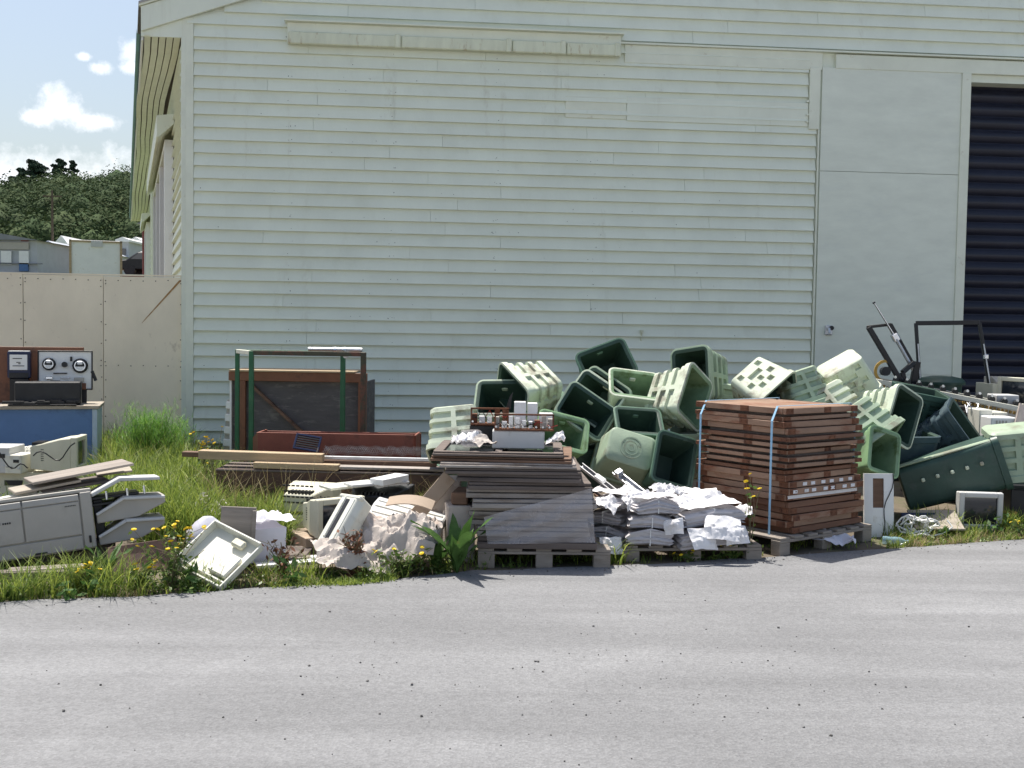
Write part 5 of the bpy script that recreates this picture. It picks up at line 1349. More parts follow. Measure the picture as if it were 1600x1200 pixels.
# metal channels leaning behind
def channel(label, p0, p1, w_, m, extra=None, name='metal_channel'):
    p0, p1 = Vector(p0), Vector(p1); d_ = (p1 - p0).normalized()
    o = thing(name, label, 'metal rail', axes((p0 + p1) / 2, (-.2, -.6, .8), d_)); L_ = (p1 - p0).length
    bx((0, 0, 0), (L_, w_, .006)).build('web', m, o)
    for s_ in (-1, 1): bx((0, s_ * w_ / 2, .014), (L_, .006, .034)).build('flange', m, o)
    for f_ in (-.4, -.2, .1, .35): MB().tube([(L_ * f_, 0, .0), (L_ * f_, 0, .008)], .009, 8).build('hole_rivet', 'black_metal', o)
    return o
channel('dark metal rail leaning from the sash stack down to the newspapers', dp(908, 728, 8.75), dp(982, 788, 8.35), .035, 'wire_grey')
o = channel('bright metal channel with bracket behind the newspapers', dp(962, 742, 8.9), dp(1010, 776, 8.6), .05, 'galvanised')
bx((-.14, 0, .04), (.05, .06, .06)).build('bracket', 'chrome', o, .006)
simple('white_bracket', 'short white metal bracket on the dark leaning rail', 'bracket', bx((0, 0, 0), (.10, .04, .03)), 'white_paint', axes(dp(938, 748, 8.5), (-.2, -.6, .8), dp(982, 788, 8.4) - dp(908, 728, 8.75)))
for k, (x0, y0, x1, y1, mm, lab) in enumerate(((918, 760, 965, 792, 'timber_dark', 'dark batten under the metal rails behind the newspapers'), (985, 758, 978, 790, 'red_wire', 'thin red rod beneath the bright metal channel'), (930, 772, 955, 794, 'timber_brown', 'short brown stick below the dark metal rail'))):
    plank(lab, dp(x0, y0, 8.7), dp(x1, y1, 8.5), .03 if k != 1 else .012, .02 if k != 1 else .012, mm, 'batten', 'stick')

# ------------------------------------------------------------------ brown trays on a pallet
TA = 53.0
tc0 = gp(1220, 868)                       # nearest pallet corner
ca, sa_ = math.cos(R(TA)), math.sin(R(TA))
eL = Vector((-ca, sa_, 0)); eR = Vector((sa_, ca, 0))     # pallet sides running left-back and right-back
TS = .93
tcen = tc0 + eL * (TS / 2 + .03) + eR * (TS / 2 + .06)
TYAW = 90 - TA
pallet(TM((tcen.x, tcen.y, 0), (0, 0, TYAW)), 1.16, 1.06, 'dark pallet under the strapped brown tray stack', .14)
ntr = 19
ztr = .145; top_z = zat(1200, 657, 8.5)
tp_ = (top_z - ztr) / (ntr - 2)
rails = {}
GAPPY = {9, 10, 11, 12, 13, 14, 17}
def tray(k, z, off, yaw, pale, label):
    M = TM((tcen.x + off.x, tcen.y + off.y, z), (ro.uniform(-.25, .25), ro.uniform(-.25, .25), TYAW + yaw))
    o = thing('wooden_tray', label, 'tray', M, 'brown trays strapped in a stack')
    h = tp_ * (.58 if k in GAPPY else .9); q = TS / 2
    key = (pale, k in GAPPY)
    if key not in rails:
        mm = key[0]
        rails[key] = (bx((0, 0, h / 2), (TS - .004, .028, h)).mesh('side_rail', .003), bx((0, 0, h * .82), (TS - .062, TS - .062, .010)).mesh('panel'),
                      MB().box((0, 0, h / 2), (.085, .004, h * .96)).tube([(-.025, -.001, h / 2), (-.025, -.006, h / 2)], .006, 6).tube([(.025, -.001, h / 2), (.025, -.006, h / 2)], .006, 6).mesh('corner_plate'))
        for mh_ in rails[key][:2]: mh_.materials.append(MATS[mm])
        rails[key][2].materials.append(MATS['rust'])
    r_, pn, cp = rails[key]
    for i in range(4):
        Rz = Matrix.Rotation(i * math.pi / 2, 4, 'Z')
        obj('side_rail', r_, None, o, Rz @ Matrix.Translation((.014 if i % 2 else -.014, -q + .014, 0)) if False else Rz @ Matrix.Translation((0, -q + .014, 0)) @ Matrix.Diagonal((1 if i % 2 == 0 else .938, 1, 1, 1)))
        if ro.random() < .9: obj('corner_plate', cp, None, o, Rz @ Matrix.Translation((-q + .05, -q - .001, 0)))
        if ro.random() < .8: obj('corner_plate', cp, None, o, Rz @ Matrix.Translation((q - .05, -q - .001, 0)))
        if ro.random() < .6: obj('centre_plate', cp, None, o, Rz @ Matrix.Translation((.06, -q - .001, 0)))
    obj('panel', pn, None, o)
    if k in GAPPY: bx((0, 0, h + (tp_ - h) / 2), (TS - .12, TS - .12, tp_ - h - .001)).build('spacer', 'timber_dark', o)
    return o, h
z = ztr
TORD = ORD
for k in range(ntr):
    f_ = k / (ntr - 1)
    off = eR * (.06 - .075 * f_) + eL * (.02 * math.sin(k * 1.7) - .02 * (k > 11)) + Vector((ro.uniform(-.022, .022), ro.uniform(-.022, .022), 0))
    if k >= ntr - 2: off = off - eR * .02 + eL * .03 + Vector((0, .05, 0))
    pale = 'tray_wood_pale' if ro.random() < .62 else 'tray_wood'
    if k == ntr - 1: lb = 'topmost brown wooden tray of the strapped stack, sunlit'
    elif k == 0: lb = 'bottom brown wooden tray of the strapped stack, on the pallet'
    else: lb = TORD[k] + ' brown wooden tray of the strapped stack counted from the pallet'
    o, h = tray(k, z, off, ro.uniform(-2.3, 2.3), pale, lb)
    if k in (6, 7):                    # paper slips along the right face
        q = TS / 2
        for j in range(7):
            if ro.random() < .75:
                bx((-.40 + j * .12 + ro.uniform(-.02, .02), -q - .003, h * .5), (.05, .003, h * .55)).build('paper_slip', 'paper', o)
    if k == 5:
        bx((.0, -TS / 2 - .006, h * .6), (.88, .006, h * .55)).build('paper_strip', 'paper', o)
    z += tp_ * (1.0 if k not in (9, 12, 14) else 1.0)
TRZ = z
# blue straps
def strap(label, fr, d_axis, width=.019):
    # a band over the stack: up the left-front face, across the top, down the far face
    hq = TS / 2 + .055
    o_n = -eR if d_axis == 'L' else -eL
    al = eL if d_axis == 'L' else eR
    c = tcen + al * (fr * TS)
    P = [c + o_n * hq + Vector((0, 0, .12)), c + o_n * hq + Vector((0, 0, TRZ - tp_ * 2)), c + o_n * (hq - .06) + Vector((0, 0, TRZ + .006)), c - o_n * (hq - .06) + Vector((0, 0, TRZ + .006)), c - o_n * hq + Vector((0, 0, TRZ - tp_ * 2)), c - o_n * hq + Vector((0, 0, .12))]
    mb = MB()
    mb.loft([[p + al * (s_ * width / 2) + (o_n if i in (0, 1) else (-o_n if i in (4, 5) else Vector((0, 0, 1)))) * t_ for s_, t_ in ((-1, 0), (1, 0), (1, .003), (-1, .003))] for i, p in enumerate(P)])
    return tag(mb.build('packing_strap', 'strap_blue'), label, 'strap')
strap('pale blue strap round the brown trays close to their front corner', -.40, 'L')
strap('pale blue strap round the brown trays on their far left side', .40, 'L')
tag(crumple(.42, .2, 14, 10, .05, 77, lambda x, y: .04, 8).build('plastic_rag', 'white_wrap', smooth=R(25), M=TM(gp(1295, 858) + Vector((0, .08, .03)), (15, 4, -12))), 'scrap of white plastic caught under the tray pallet', 'plastic')

# ------------------------------------------------------------------ recycling bins
BH = .40
def bin_mesh(a0, b0, a1, b1, H, style):
    r_ = .055
    us = []                              # (x sign/fraction builder, slot mask, lattice column)
    def straight(axis, sg, band):
        fr_ = [-1, -.94, -.92, -.58, -.56, -.48, -.46, -band - .025, -band, band, band + .025, .46, .48, .56, .58, .92, .94, 1] if style == 'lattice' else [-1, -.62, -band - .03, -band, band, band + .03, .62, 1]
        for f_ in fr_: us.append(('s', axis, sg, f_, band))
    def corner(sx, sy):
        order = [k / 5 * math.pi / 2 for k in range(1, 5)]
        a_0 = {(1, 1): 0, (-1, 1): math.pi / 2, (-1, -1): math.pi, (1, -1): 1.5 * math.pi}[(sx, sy)]
        for o_ in order: us.append(('c', sx, sy, a_0 + o_, 0))
    # counter-clockwise: +x side going up, corner, +y side, ...
    straight('x', 1, .16); corner(1, 1); straight('y', 1, .13); corner(-1, 1); straight('x', -1, .16); corner(-1, -1); straight('y', -1, .13); corner(1, -1)
    def pt(u_, a, b_, off):
        if u_[0] == 's':
            _, ax, sg, f_, _b = u_
            if ax == 'x': return (sg * (a + off), sg * f_ * (b_ - r_))
            return (-sg * f_ * (a - r_), sg * (b_ + off))
        _, sx, sy, th, _b = u_
        return (sx * (a - r_) + (r_ + off) * math.cos(th), sy * (b_ - r_) + (r_ + off) * math.sin(th))
    dep = .026
    slots = [(.055, .115), (.15, .21), (.245, .305)] if style == 'slot' else [(.035, .092), (.107, .164), (.179, .236), (.251, .308)]
    zs_ = [0, .014]
    for lo, hi in slots: zs_ += [lo, lo + .006, hi - .006, hi]
    zs_ += [H - .055, H - .05, H - .012, H]
    def recess(u_, z_):
        row_ = None
        for i, (lo, hi) in enumerate(slots):
            if lo + .004 <= z_ <= hi - .004: row_ = i
        if row_ is None or style == 'plain': return 0
        if style == 'slot':
            if u_[0] == 's': return dep if abs(u_[3]) > u_[4] + .01 else 0
            return dep
        if u_[0] == 'c': return 0
        f_ = abs(u_[3])
        if f_ < u_[4] + .005: return dep if row_ in (1, 2) else 0
        if .57 < f_ < .93: return dep if row_ % 2 == 0 else 0
        if u_[4] + .02 < f_ < .47: return dep if row_ % 2 == 1 else 0
        return 0
    L = []
    for z_ in zs_:
        f_ = z_ / H; a, b_ = a0 + (a1 - a0) * f_, b0 + (b1 - b0) * f_
        lip = .014 if z_ >= H - .051 else 0
        sh = -.018 if z_ == 0 else 0
        L.append([pt(u_, a, b_, lip + sh - recess(u_, z_)) + (z_,) for u_ in us])
    mb = MB()
    L.append([pt(u_, a1, b1, -.004) + (H + .004,) for u_ in us])
    wl_ = .033
    for z_ in (H - .004, H * .66, H * .33, .016):
        f_ = z_ / H
        L.append([pt(u_, a0 + (a1 - a0) * f_, b0 + (b1 - b0) * f_, -wl_ - (.01 if z_ < .02 else 0)) + (z_,) for u_ in us])
    mb.loft(L)
    mb.n_out = len(zs_) * len(us)
    return mb
bin_shapes = {}
def bin_data(style, m, inner):
    if style not in bin_shapes:
        dims = {'slot': (.20, .15, .245, .19, BH), 'lattice': (.20, .15, .245, .19, BH), 'plain': (.20, .15, .245, .19, BH), 'tall': (.185, .16, .21, .185, .80)}[style]
        bin_shapes[style] = bin_mesh(*dims, 'plain' if style == 'tall' else style)
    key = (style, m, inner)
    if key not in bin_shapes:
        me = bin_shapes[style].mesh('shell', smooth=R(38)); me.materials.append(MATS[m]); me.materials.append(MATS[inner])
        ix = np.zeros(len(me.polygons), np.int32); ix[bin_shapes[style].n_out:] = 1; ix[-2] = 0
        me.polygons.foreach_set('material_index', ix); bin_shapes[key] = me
    return bin_shapes[key]
em = {}
def recycling_bin(label, px, py, Y, axis, xh=None, style='slot', m='bin_sage', spin=0, sc=1.0, emblem=False, name='recycling_bin', n=None, inner='bin_inner_shade'):
    H = .80 if style == 'tall' else BH
    p = dp(px, py, Y)
    if n is not None: xh = Vector(n).cross(Vector(axis))
    M = axes(p, axis, xh, spin) @ Matrix.Translation((0, 0, -H / 2 * sc)) @ Matrix.Diagonal((sc, sc, sc, 1))
    o = thing(name, label, 'bin', M, 'discarded green recycling bins')
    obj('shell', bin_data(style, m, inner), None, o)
    if style != 'tall':
        hb_ = bx((0, .147, H * .80), (.06, .02, .045)).build('handle_lug', m, o, .008)
    if emblem:
        for r1, r2 in ((.085, .097), (.055, .065), (.02, .032)):
            MB().ring(r1, r2, .004, -.007).build('base_ring', m, o)
        for k in range(3):
            a_ = k * 2.094
            bx((0, .076, -.002), (.03, .012, .006), Matrix.Rotation(a_, 4, 'Z')).build('base_arrow', m, o)
    return o
B = recycling_bin
# supports low in the pile
B('sage bin hidden low behind the sash stack, opening upward', 725, 760, 10.1, (0, .05, 1), (1, .2, 0), 'plain', 'bin_mid')
B('dark green bin low in the pile behind the grey switchgear', 815, 745, 10.3, (0.05, 0, 1), (1, -.2, 0), 'plain', 'bin_dark')
B('dark green bin buried low behind the metal rails', 905, 735, 9.9, (-.1, 0, 1), (1, .1, 0), 'plain', 'bin_dark')
B('mid green bin buried in the middle of the pile', 960, 690, 10.5, (0, .1, 1), (1, .1, 0), 'plain', 'bin_mid')
B('mid green bin standing behind the left side of the brown trays', 1062, 712, 9.9, (0, 0.06, 1), (1, -.1, 0), 'slot', 'bin_sage')
B('dark green bin low behind the brown trays', 1180, 740, 10.4, (0, 0, 1), (1, .2, 0), 'plain', 'bin_dark')
B('dark green bin low behind the right half of the brown trays', 1290, 735, 10.6, (0, .1, 1), (1, 0, 0), 'plain', 'bin_dark')
B('mid green bin behind the topmost brown tray', 1180, 660, 10.6, (.1, .1, 1), (1, .3, 0), 'plain', 'bin_mid')
B('mid green bin under the checkered bins behind the trays', 1300, 665, 10.8, (-.1, .1, 1), (1, .3, 0), 'plain', 'bin_mid')
B('dark green bin under the paired open bins near the leaning machine', 1085, 655, 10.9, (0, .1, 1), (1, .3, 0), 'plain', 'bin_dark')
B('pale ribbed bin wedged upright between the mossy bin and the checkered bin', 1126, 632, 10.75, (-.1, -.1, -1), None, 'slot', 'bin_sage', n=(-.2, -.95, .1))
B('sage bin filling the hollow under the crown bin', 1010, 655, 10.55, (.2, -.3, .9), None, 'slot', 'bin_sage', n=(.1, -.94, -.3))
B('mid green ribbed bin behind the tilted dark bin', 872, 648, 10.5, (-.3, .2, -.9), None, 'slot', 'bin_mid', n=(-.1, -.96, -.2))
B('dark bin behind the striped bin under the conveyor', 1432, 640, 10.8, (.2, -.2, .95), None, 'slot', 'bin_dark', n=(.1, -.96, -.2))
B('pale bin behind the right edge of the brown trays', 1300, 640, 10.35, (.45, -.45, -.7), None, 'slot', 'bin_pale', n=(-.1, -.82, .5))
# the visible pile
B('sage bin upside down with ribbed side beside the red cabinet', 712, 676, 9.6, (.1, -.45, -.89), None, 'slot', 'bin_pale', n=(-.05, -.88, .45))
B('open bin showing dark inside behind the black metal fin', 790, 640, 10.2, (-.15, -.75, .55), (1, -.2, .05), 'plain', 'bin_sage')
B('pale ribbed bin lying on its side on top behind the switchgear', 830, 608, 10.2, (-.8, -.45, -.2), None, 'slot', 'bin_pale', sc=1.05, n=(.15, -.5, .85))
B('open square bin at the crown of the pile with lit patch inside', 945, 580, 10.9, (.0, -.86, .38), (.93, .15, .36), 'plain', 'bin_mid', 0, 1.03)
B('nested bin with grooved rim, outermost of the nest by the tilted dark bin', 940, 632, 10.2, (-.38, -.72, .25), (.75, -.45, -.5), 'slot', 'bin_pale')
B('nested bin second in the nest beside the tilted dark bin', 951, 626, 10.3, (-.38, -.72, .25), (.75, -.45, -.5), 'slot', 'bin_sage')
B('tilted dark bin with narrow opening above the grey switchgear', 903, 655, 9.85, (.30, -.78, .42), (.78, .05, -.55), 'plain', 'bin_sage', 0, .98)
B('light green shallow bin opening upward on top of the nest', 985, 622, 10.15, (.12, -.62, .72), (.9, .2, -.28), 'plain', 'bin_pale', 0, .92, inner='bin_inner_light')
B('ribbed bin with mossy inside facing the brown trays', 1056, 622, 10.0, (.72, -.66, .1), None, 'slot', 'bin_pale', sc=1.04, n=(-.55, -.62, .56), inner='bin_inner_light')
B('dark sided open bin leaning behind the mossy ribbed bin', 1098, 590, 10.7, (-.65, -.72, .12), None, 'slot', 'bin_sage', sc=1.08, n=(.70, -.66, .16))
B('small dark open bin above the embossed bin base', 992, 678, 9.75, (.12, -.60, .72), (.97, .15, -.1), 'plain', 'bin_mid', 0, .84)
B('bin turned base outward with round embossed emblem', 978, 712, 9.45, (-.12, .86, -.42), (.93, .05, -.30), 'plain', 'bin_sage', 0, 1.0, True)
B('dark open bin below the emblem bin, its mouth beside the trays', 1042, 728, 9.35, (.22, -.82, .36), (.94, .12, -.28), 'plain', 'bin_mid', 90, .92)
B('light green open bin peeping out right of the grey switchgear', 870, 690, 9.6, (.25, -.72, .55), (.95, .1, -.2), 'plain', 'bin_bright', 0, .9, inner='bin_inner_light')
B('checkered pale bin on its side above the left of the trays', 1190, 606, 10.3, (.62, -.62, -.48), None, 'lattice', 'bin_pale', n=(-.3, -.70, .65))
B('pale blue green bin with narrow slots leaning beside the checkered bin', 1250, 612, 10.4, (.35, -.2, -.9), None, 'slot', 'bin_sage', sc=.95, n=(.3, -.92, .3))
B('shaded checkered bin tilted against the warehouse door panel', 1322, 592, 10.7, (.5, .3, -.8), None, 'lattice', 'bin_pale', n=(.1, -.92, -.3))
B('striped bin with deep dark mouth behind the brown trays', 1384, 650, 10.0, (.55, -.83, .05), None, 'slot', 'bin_pale', sc=1.0, n=(-.75, -.5, .42))
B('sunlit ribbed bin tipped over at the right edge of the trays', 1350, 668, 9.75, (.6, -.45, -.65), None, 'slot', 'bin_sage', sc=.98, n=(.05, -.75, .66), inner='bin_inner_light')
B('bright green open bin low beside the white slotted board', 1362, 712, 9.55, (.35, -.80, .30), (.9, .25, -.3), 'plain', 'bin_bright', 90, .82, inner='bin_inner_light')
B('slate coloured bin under the striped bin', 1410, 712, 10.4, (0, -.1, 1), (1, .1, 0), 'plain', 'bin_slate', 0, 1.1)
B('tall dark bin leaning open toward the white boxes', 1478, 682, 10.55, (.62, -.45, .50), None, 'slot', 'bin_slate', 0, 1.08, n=(-.45, -.88, -.22))
o = B('long dark green bin lying on its side on the grass', 1486, 740, 10.0, (.90, -.25, .33), None, 'tall', 'bin_dark', 0, 1.12, name='tall_bin', n=(-.25, -.96, -.05))
for k in range(5): bx((.05, .196 - .0, .17 + k * .115), (.03, .024, .028)).build('rib_stud', 'bin_pale', o, .006)
bx((.198, .13, .40), (.02, .06, .76)).build('edge_strip', 'bin_sage', o, .008)  # sage strip on the dark shell, a highlight painted along its top edge
B('sage bin standing tilted at the end of the pile beside the white boxes', 1582, 705, 9.9, (.15, .15, -1), (1, -.15, .15), 'slot', 'bin_sage', 0, 1.12)
B('mid green bin under the tilted end bin', 1575, 765, 10.5, (0, .1, 1), (1, .1, 0), 'plain', 'bin_dark', 0, 1.0)

# ------------------------------------------------------------------ right hand side
a, b_ = on(1378, 745, 9.15), on(1398, 830, 9.15)
hh = zat(1388, 742, 9.15)
wbd = thing('slotted_board', 'white painted board with a brown slot leaning beside the tray pallet', 'board', TM((on(1374, 800, 9.2).x, 9.2, 0), (-5, 0, 4)))
w_ = .255
for c_, d_ in (((-.09, 0, hh / 2), (.075, .025, hh)), ((.085, 0, hh / 2), (.085, .025, hh)), ((-.005, 0, hh - .02), (.10, .024, .04)), ((-.005, 0, hh * .23), (.10, .024, hh * .46))):
    bx(c_, d_).build('stile', 'white_paint', wbd)
bx((-.005, .008, hh * .7), (.11, .012, hh * .52)).build('slot_backing', 'timber_brown', wbd)
MB().tube([(.12 - .012 * k + .02 * math.sin(k), -.018, hh * (1 - k / 9)) for k in range(10)], .004, 5).build('cable', 'black_plastic', wbd)
# cable tangle
ctg = MB(); rc_ = random.Random(9); c = on(1430, 815, 9.25)
for k in range(5):
    pts = []; ph0 = rc_.uniform(0, 6.28); rx, rz = rc_.uniform(.07, .17), rc_.uniform(.04, .09)
    for q in range(22):
        t_ = q / 21 * 6.28 * rc_.choice((.8, 1.0, 1.0))
        pts.append((rx * math.cos(t_ + ph0) + .03 * math.sin(3 * t_ + k), .05 * math.sin(2 * t_ + k), .10 + rz * math.sin(t_ + ph0) + .02 * math.sin(5 * t_)))
    ctg.tube(pts, .007, 6)
ctg.tube([(-.1, -.08, .02), (.0, -.1, .05), (.1, -.08, .03), (.2, -.06, .05), (.28, -.04, .10), (.25, 0, .15)], .007, 6)
tag(ctg.build('cable_tangle', 'white_paint', smooth=R(50), M=TM((c.x, 9.2, 0))), 'tangle of white cable on the grass by the slotted board', 'cable')
simple('navy_screen', 'small dark flat screen lying behind the white cable tangle', 'screen', bx((0, 0, .08), (.30, .03, .16)).box((0, -.017, .08), (.26, .006, .12)), 'navy_plastic', TM((on(1436, 825, 9.5).x, 9.5, 0), (-15, 0, 3)), bevel=.004)
fb = gp(1462, 833)
simple('flat_board', 'flat grey board on the grass before the dark monitor', 'board', bx((0, 0, .012), (.40, .42, .018)).box((-.12, .1, -.04), (.05, .05, .09)), 'old_ply', TM((fb.x, fb.y + .02, .10), (13, -2, -10)))
simple('brick_prop', 'small brick holding up the flat grey board', 'brick', bx((0, 0, .045), (.2, .1, .09)), 'red_oxide', TM((fb.x, fb.y + .12, 0), (0, 0, 10)))
crt('computer_monitor', 'grey framed monitor standing upright on the grass by the road', TM((on(1533, 828, 9.55).x, 9.70, 0), (3, 0, -7)), .365, zat(1533, 766, 9.6), .36, 'light_grey_plastic', group='discarded computer monitors')
desktop('black computer case standing behind the upright grey monitor', TM((on(1590, 810, 9.95).x + .06, 10.0, 0), (0, 0, -10)), .30, .33, .4, 'black_plastic')
simple('orange_box', 'small orange plastic housing beside the black computer case', 'box', bx((0, 0, .07), (.12, .12, .14)), 'yellow_brass', TM((on(1578, 825, 9.75).x, 9.8, 0), (0, 0, 20)), bevel=.01)
bt = gp(1391, 851)
bo = thing('plastic_bottle', 'crushed clear blue plastic bottle on the road edge by the pallet', 'bottle', axes((bt.x - .06, bt.y + .02, .035), (.9, -.25, -.02), (0, 0, 1)))
MB().lathe([(0, 0), (.03, .002), (.034, .03), (.030, .06), (.034, .10), (.033, .14), (.014, .175), (.012, .19)], 14).build('body', 'clear_blue', bo, smooth=R(40))
MB().lathe([(0, .19), (.015, .19), (.015, .21), (0, .21)], 12).build('cap', 'strap_blue', bo)

# machinery behind: conveyor, frames, boxes
Zm = 11.8
p0, p1 = dp(1362, 594, Zm), dp(1640, 648, Zm - .6)
cv = thing('conveyor', 'long conveyor with cream side rail, ochre chain and black rollers', 'conveyor', TM((0, 0, 0)))
dcv = (p1 - p0).normalized(); nb_ = Vector((-dcv.y, dcv.x, 0)).normalized()
MB().bar(p0, p1, .03, .05).build('side_rail', 'cream_rail', cv, .004)
MB().bar(p0 + nb_ * .45, p1 + nb_ * .45, .03, .05).build('side_rail', 'cream_rail', cv, .004)
n_ = 46; lk = bx((0, 0, 0), (.028, .02, .032)).mesh('chain_link', .004)
for k in range(n_):
    q = p0.lerp(p1, (k + .5) / n_) + Vector((0, .02, -.05))
    obj('chain_link', lk, 'ochre_chain', cv, Matrix.Translation(q) @ Euler((0, .2, ro.uniform(-.3, .3))).to_matrix().to_4x4())
for k in range(12):
    q = p0.lerp(p1, (k + 2) / 14.5) + Vector((0, 0, .045))
    rl_ = MB().tube([q + nb_ * .04, q + nb_ * .42], .03, 10).build('roller', 'black_plastic', cv, smooth=R(40))
    MB().tube([q + nb_ * .03 + Vector((0, 0, .035)), q + nb_ * .1 + Vector((0, 0, .035))], .014, 8).build('stud', 'chrome', rl_)
for f_ in (.06, .5, .95):
    for o_ in (0.02, .43):
        q = p0.lerp(p1, f_) + nb_ * o_
        bx((q.x, q.y, (q.z - .05) / 2), (.04, .04, q.z - .05)).build('leg', 'black_metal', cv)
# clutter under the conveyor
for k, (x, y, Y, s_, mm, nm, lab, ct_) in enumerate(((1460, 640, 11.5, (.3, .3, .40), 'black_plastic', 'machine_part', 'dark motor housing under the conveyor rail', 'motor'), (1505, 650, 11.3, (.35, .3, .42), 'rust_black', 'machine_part', 'rusty gear case under the conveyor beside the motor housing', 'gear case'), (1440, 625, 11.7, (.12, .12, .62), 'yellow_brass', 'machine_part', 'ochre cylinder under the high end of the conveyor', 'cylinder'))):
    p = dp(x, y, Y); h = p.z + .06
    mb = bx((0, 0, h / 2), (s_[0], s_[1], h)) if k < 2 else MB().tube([(0, 0, 0), (0, 0, h)], .05, 12)
    if k < 2:
        mb.tube([(0, -s_[1] / 2, h * .85), (0, -s_[1] / 2 - .06, h * .85)], .06, 12); mb.box((0, 0, h + .02), (s_[0] * .5, s_[1] * .5, .05))
    simple(nm, lab, ct_, mb, mm, TM((p.x, Y, 0), (0, 0, 10 * k)), bevel=.008)
wr = MB()
for k in range(8):
    x0 = ro.uniform(1478, 1530); y0 = ro.uniform(628, 640); q0 = dp(x0, y0, 11.1); q1 = dp(x0 + ro.uniform(-14, 14), y0 + ro.uniform(8, 20), 11.0)
    wr.tube([q0, q0.lerp(q1, .5) + Vector((ro.uniform(-.03, .03), 0, .02)), q1], .005, 5)
tag(wr.build('loose_wires', 'galvanised'), 'bundle of bare wires hanging under the conveyor', 'wires')
# leaning black frame with chrome rod
Zl = 11.95
def P3(x, y, Y=Zl): return dp(x, y, Y)
lf = thing('exercise_frame', 'leaning black tubular frame with chrome rod and brass quadrant', 'frame', TM((0, 0, 0)))
MB().bar(P3(1357, 511), P3(1417, 612), .055, .045, up=(0, 1, 0)).build('side_bar', 'black_metal', lf, .005)
MB().bar(P3(1390, 507, 12.2), P3(1432, 582, 12.2), .055, .045, up=(0, 1, 0)).build('side_bar', 'black_metal', lf, .005)
MB().bar(P3(1356, 511), P3(1391, 507, 12.2), .04, .03, up=(0, 0, 1)).build('cross_bar', 'rust_black', lf, .004)
rod = MB().tube([P3(1365, 472, 12.05), P3(1396, 522, 12.12)], .009, 8).build('rod', 'chrome', lf, smooth=R(40))
MB().tube([P3(1365, 472, 12.05), P3(1366, 474, 12.05)], .016, 8).build('knob', 'black_plastic', rod)
MB().bar(P3(1396, 522, 12.12), P3(1402, 533, 12.12), .07, .07, up=(0, 1, 0)).build('clamp', 'chrome', lf, .008)
MB().tube([P3(1400, 530, 12.1), P3(1428, 580, 12.1)], .02, 8).build('piston', 'galvanised', lf, smooth=R(40))
MB().bar(P3(1428, 566, 12.05), P3(1410, 582, 12.0), .05, .05, up=(0, 1, 0)).bar(P3(1410, 582, 12.0), P3(1416, 612, 12.0), .05, .05, up=(0, 1, 0)).build('bracket', 'black_metal', lf, .005)
MB().bar(P3(1433, 565, 12.1), P3(1424, 612, 12.1), .07, .06, up=(0, 1, 0)).build('bracket', 'black_metal', lf, .005)
MB().bar(P3(1385, 580), P3(1395, 572), .05, .04, up=(0, 1, 0)).build('pivot_arm', 'black_metal', lf, .004)
qd = P3(1383, 580)
L = []
for k in range(15):
    th = R(60 + 200 * k / 14)
    c_, s_ = math.cos(th), math.sin(th)
    L.append([(qd.x + r_ * c_, qd.y - .02 + d_, qd.z + r_ * s_) for r_, d_ in ((.095, 0), (.125, 0), (.125, .015), (.095, .015))])
MB().loft(L).build('quadrant', 'yellow_brass', lf)
MB().tube([(qd.x, qd.y - .04, qd.z), (qd.x, qd.y + .04, qd.z)], .05, 12).build('hub', 'black_plastic', lf)
for x, y in ((1417, 612), (1432, 605)):
    q = P3(x, y); bx((q.x, q.y, q.z / 2), (.05, .05, q.z)).build('leg', 'black_metal', lf)
# arch frame
af = thing('arch_frame', 'thin black rectangular arch frame standing before the roller door', 'frame', TM((0, 0, 0)))
aL, aR = P3(1431, 505, 12.4), P3(1530, 504, 12.3)
bL, bR = P3(1438, 612, 12.35), P3(1548, 615, 12.25)
MB().bar(aL, aR, .035, .05).build('top_bar', 'black_metal', af, .004)
for a, b_ in ((aL, bL), (aR, bR)):
    e_ = b_ + (b_ - a) * ((0 - b_.z) / (b_.z - a.z))
    MB().bar(a, e_, .035, .035, up=(0, 1, 0)).build('upright', 'black_metal', af, .004)
    MB().tube([a.lerp(b_, .3) + Vector((.0, -.026, 0)), a.lerp(b_, 1.0) + Vector((0, -.026, 0))], .008, 6).build('rod', 'galvanised', af)
q = aR.lerp(bR, .48); bx((q.x, q.y - .03, q.z), (.045, .05, .05)).build('collar', 'chrome', af, .006)
q = aR.lerp(bR, .96); MB().tube([(q.x + .03, q.y - .05, q.z), (q.x + .03, q.y - .02, q.z)], .04, 12).build('pulley', 'yellow_brass', af)
# dark green lid behind the conveyor on a drum
q = P3(1476, 594, 12.2)
dr_ = thing('green_drum', 'dark green drum with domed lid behind the conveyor rollers', 'drum', TM((q.x, 12.3, 0)))
MB().lathe([(0, 0), (.22, 0), (.22, q.z - .04), (0, q.z - .04)], 24).build('barrel', 'bin_dark', dr_, smooth=R(40))
MB().lathe([(.0, q.z - .05), (.255, q.z - .05), (.26, q.z - .02), (.22, q.z + .02), (.12, q.z + .04), (0, q.z + .045)], 24).build('lid', 'bin_dark', dr_, smooth=R(40))
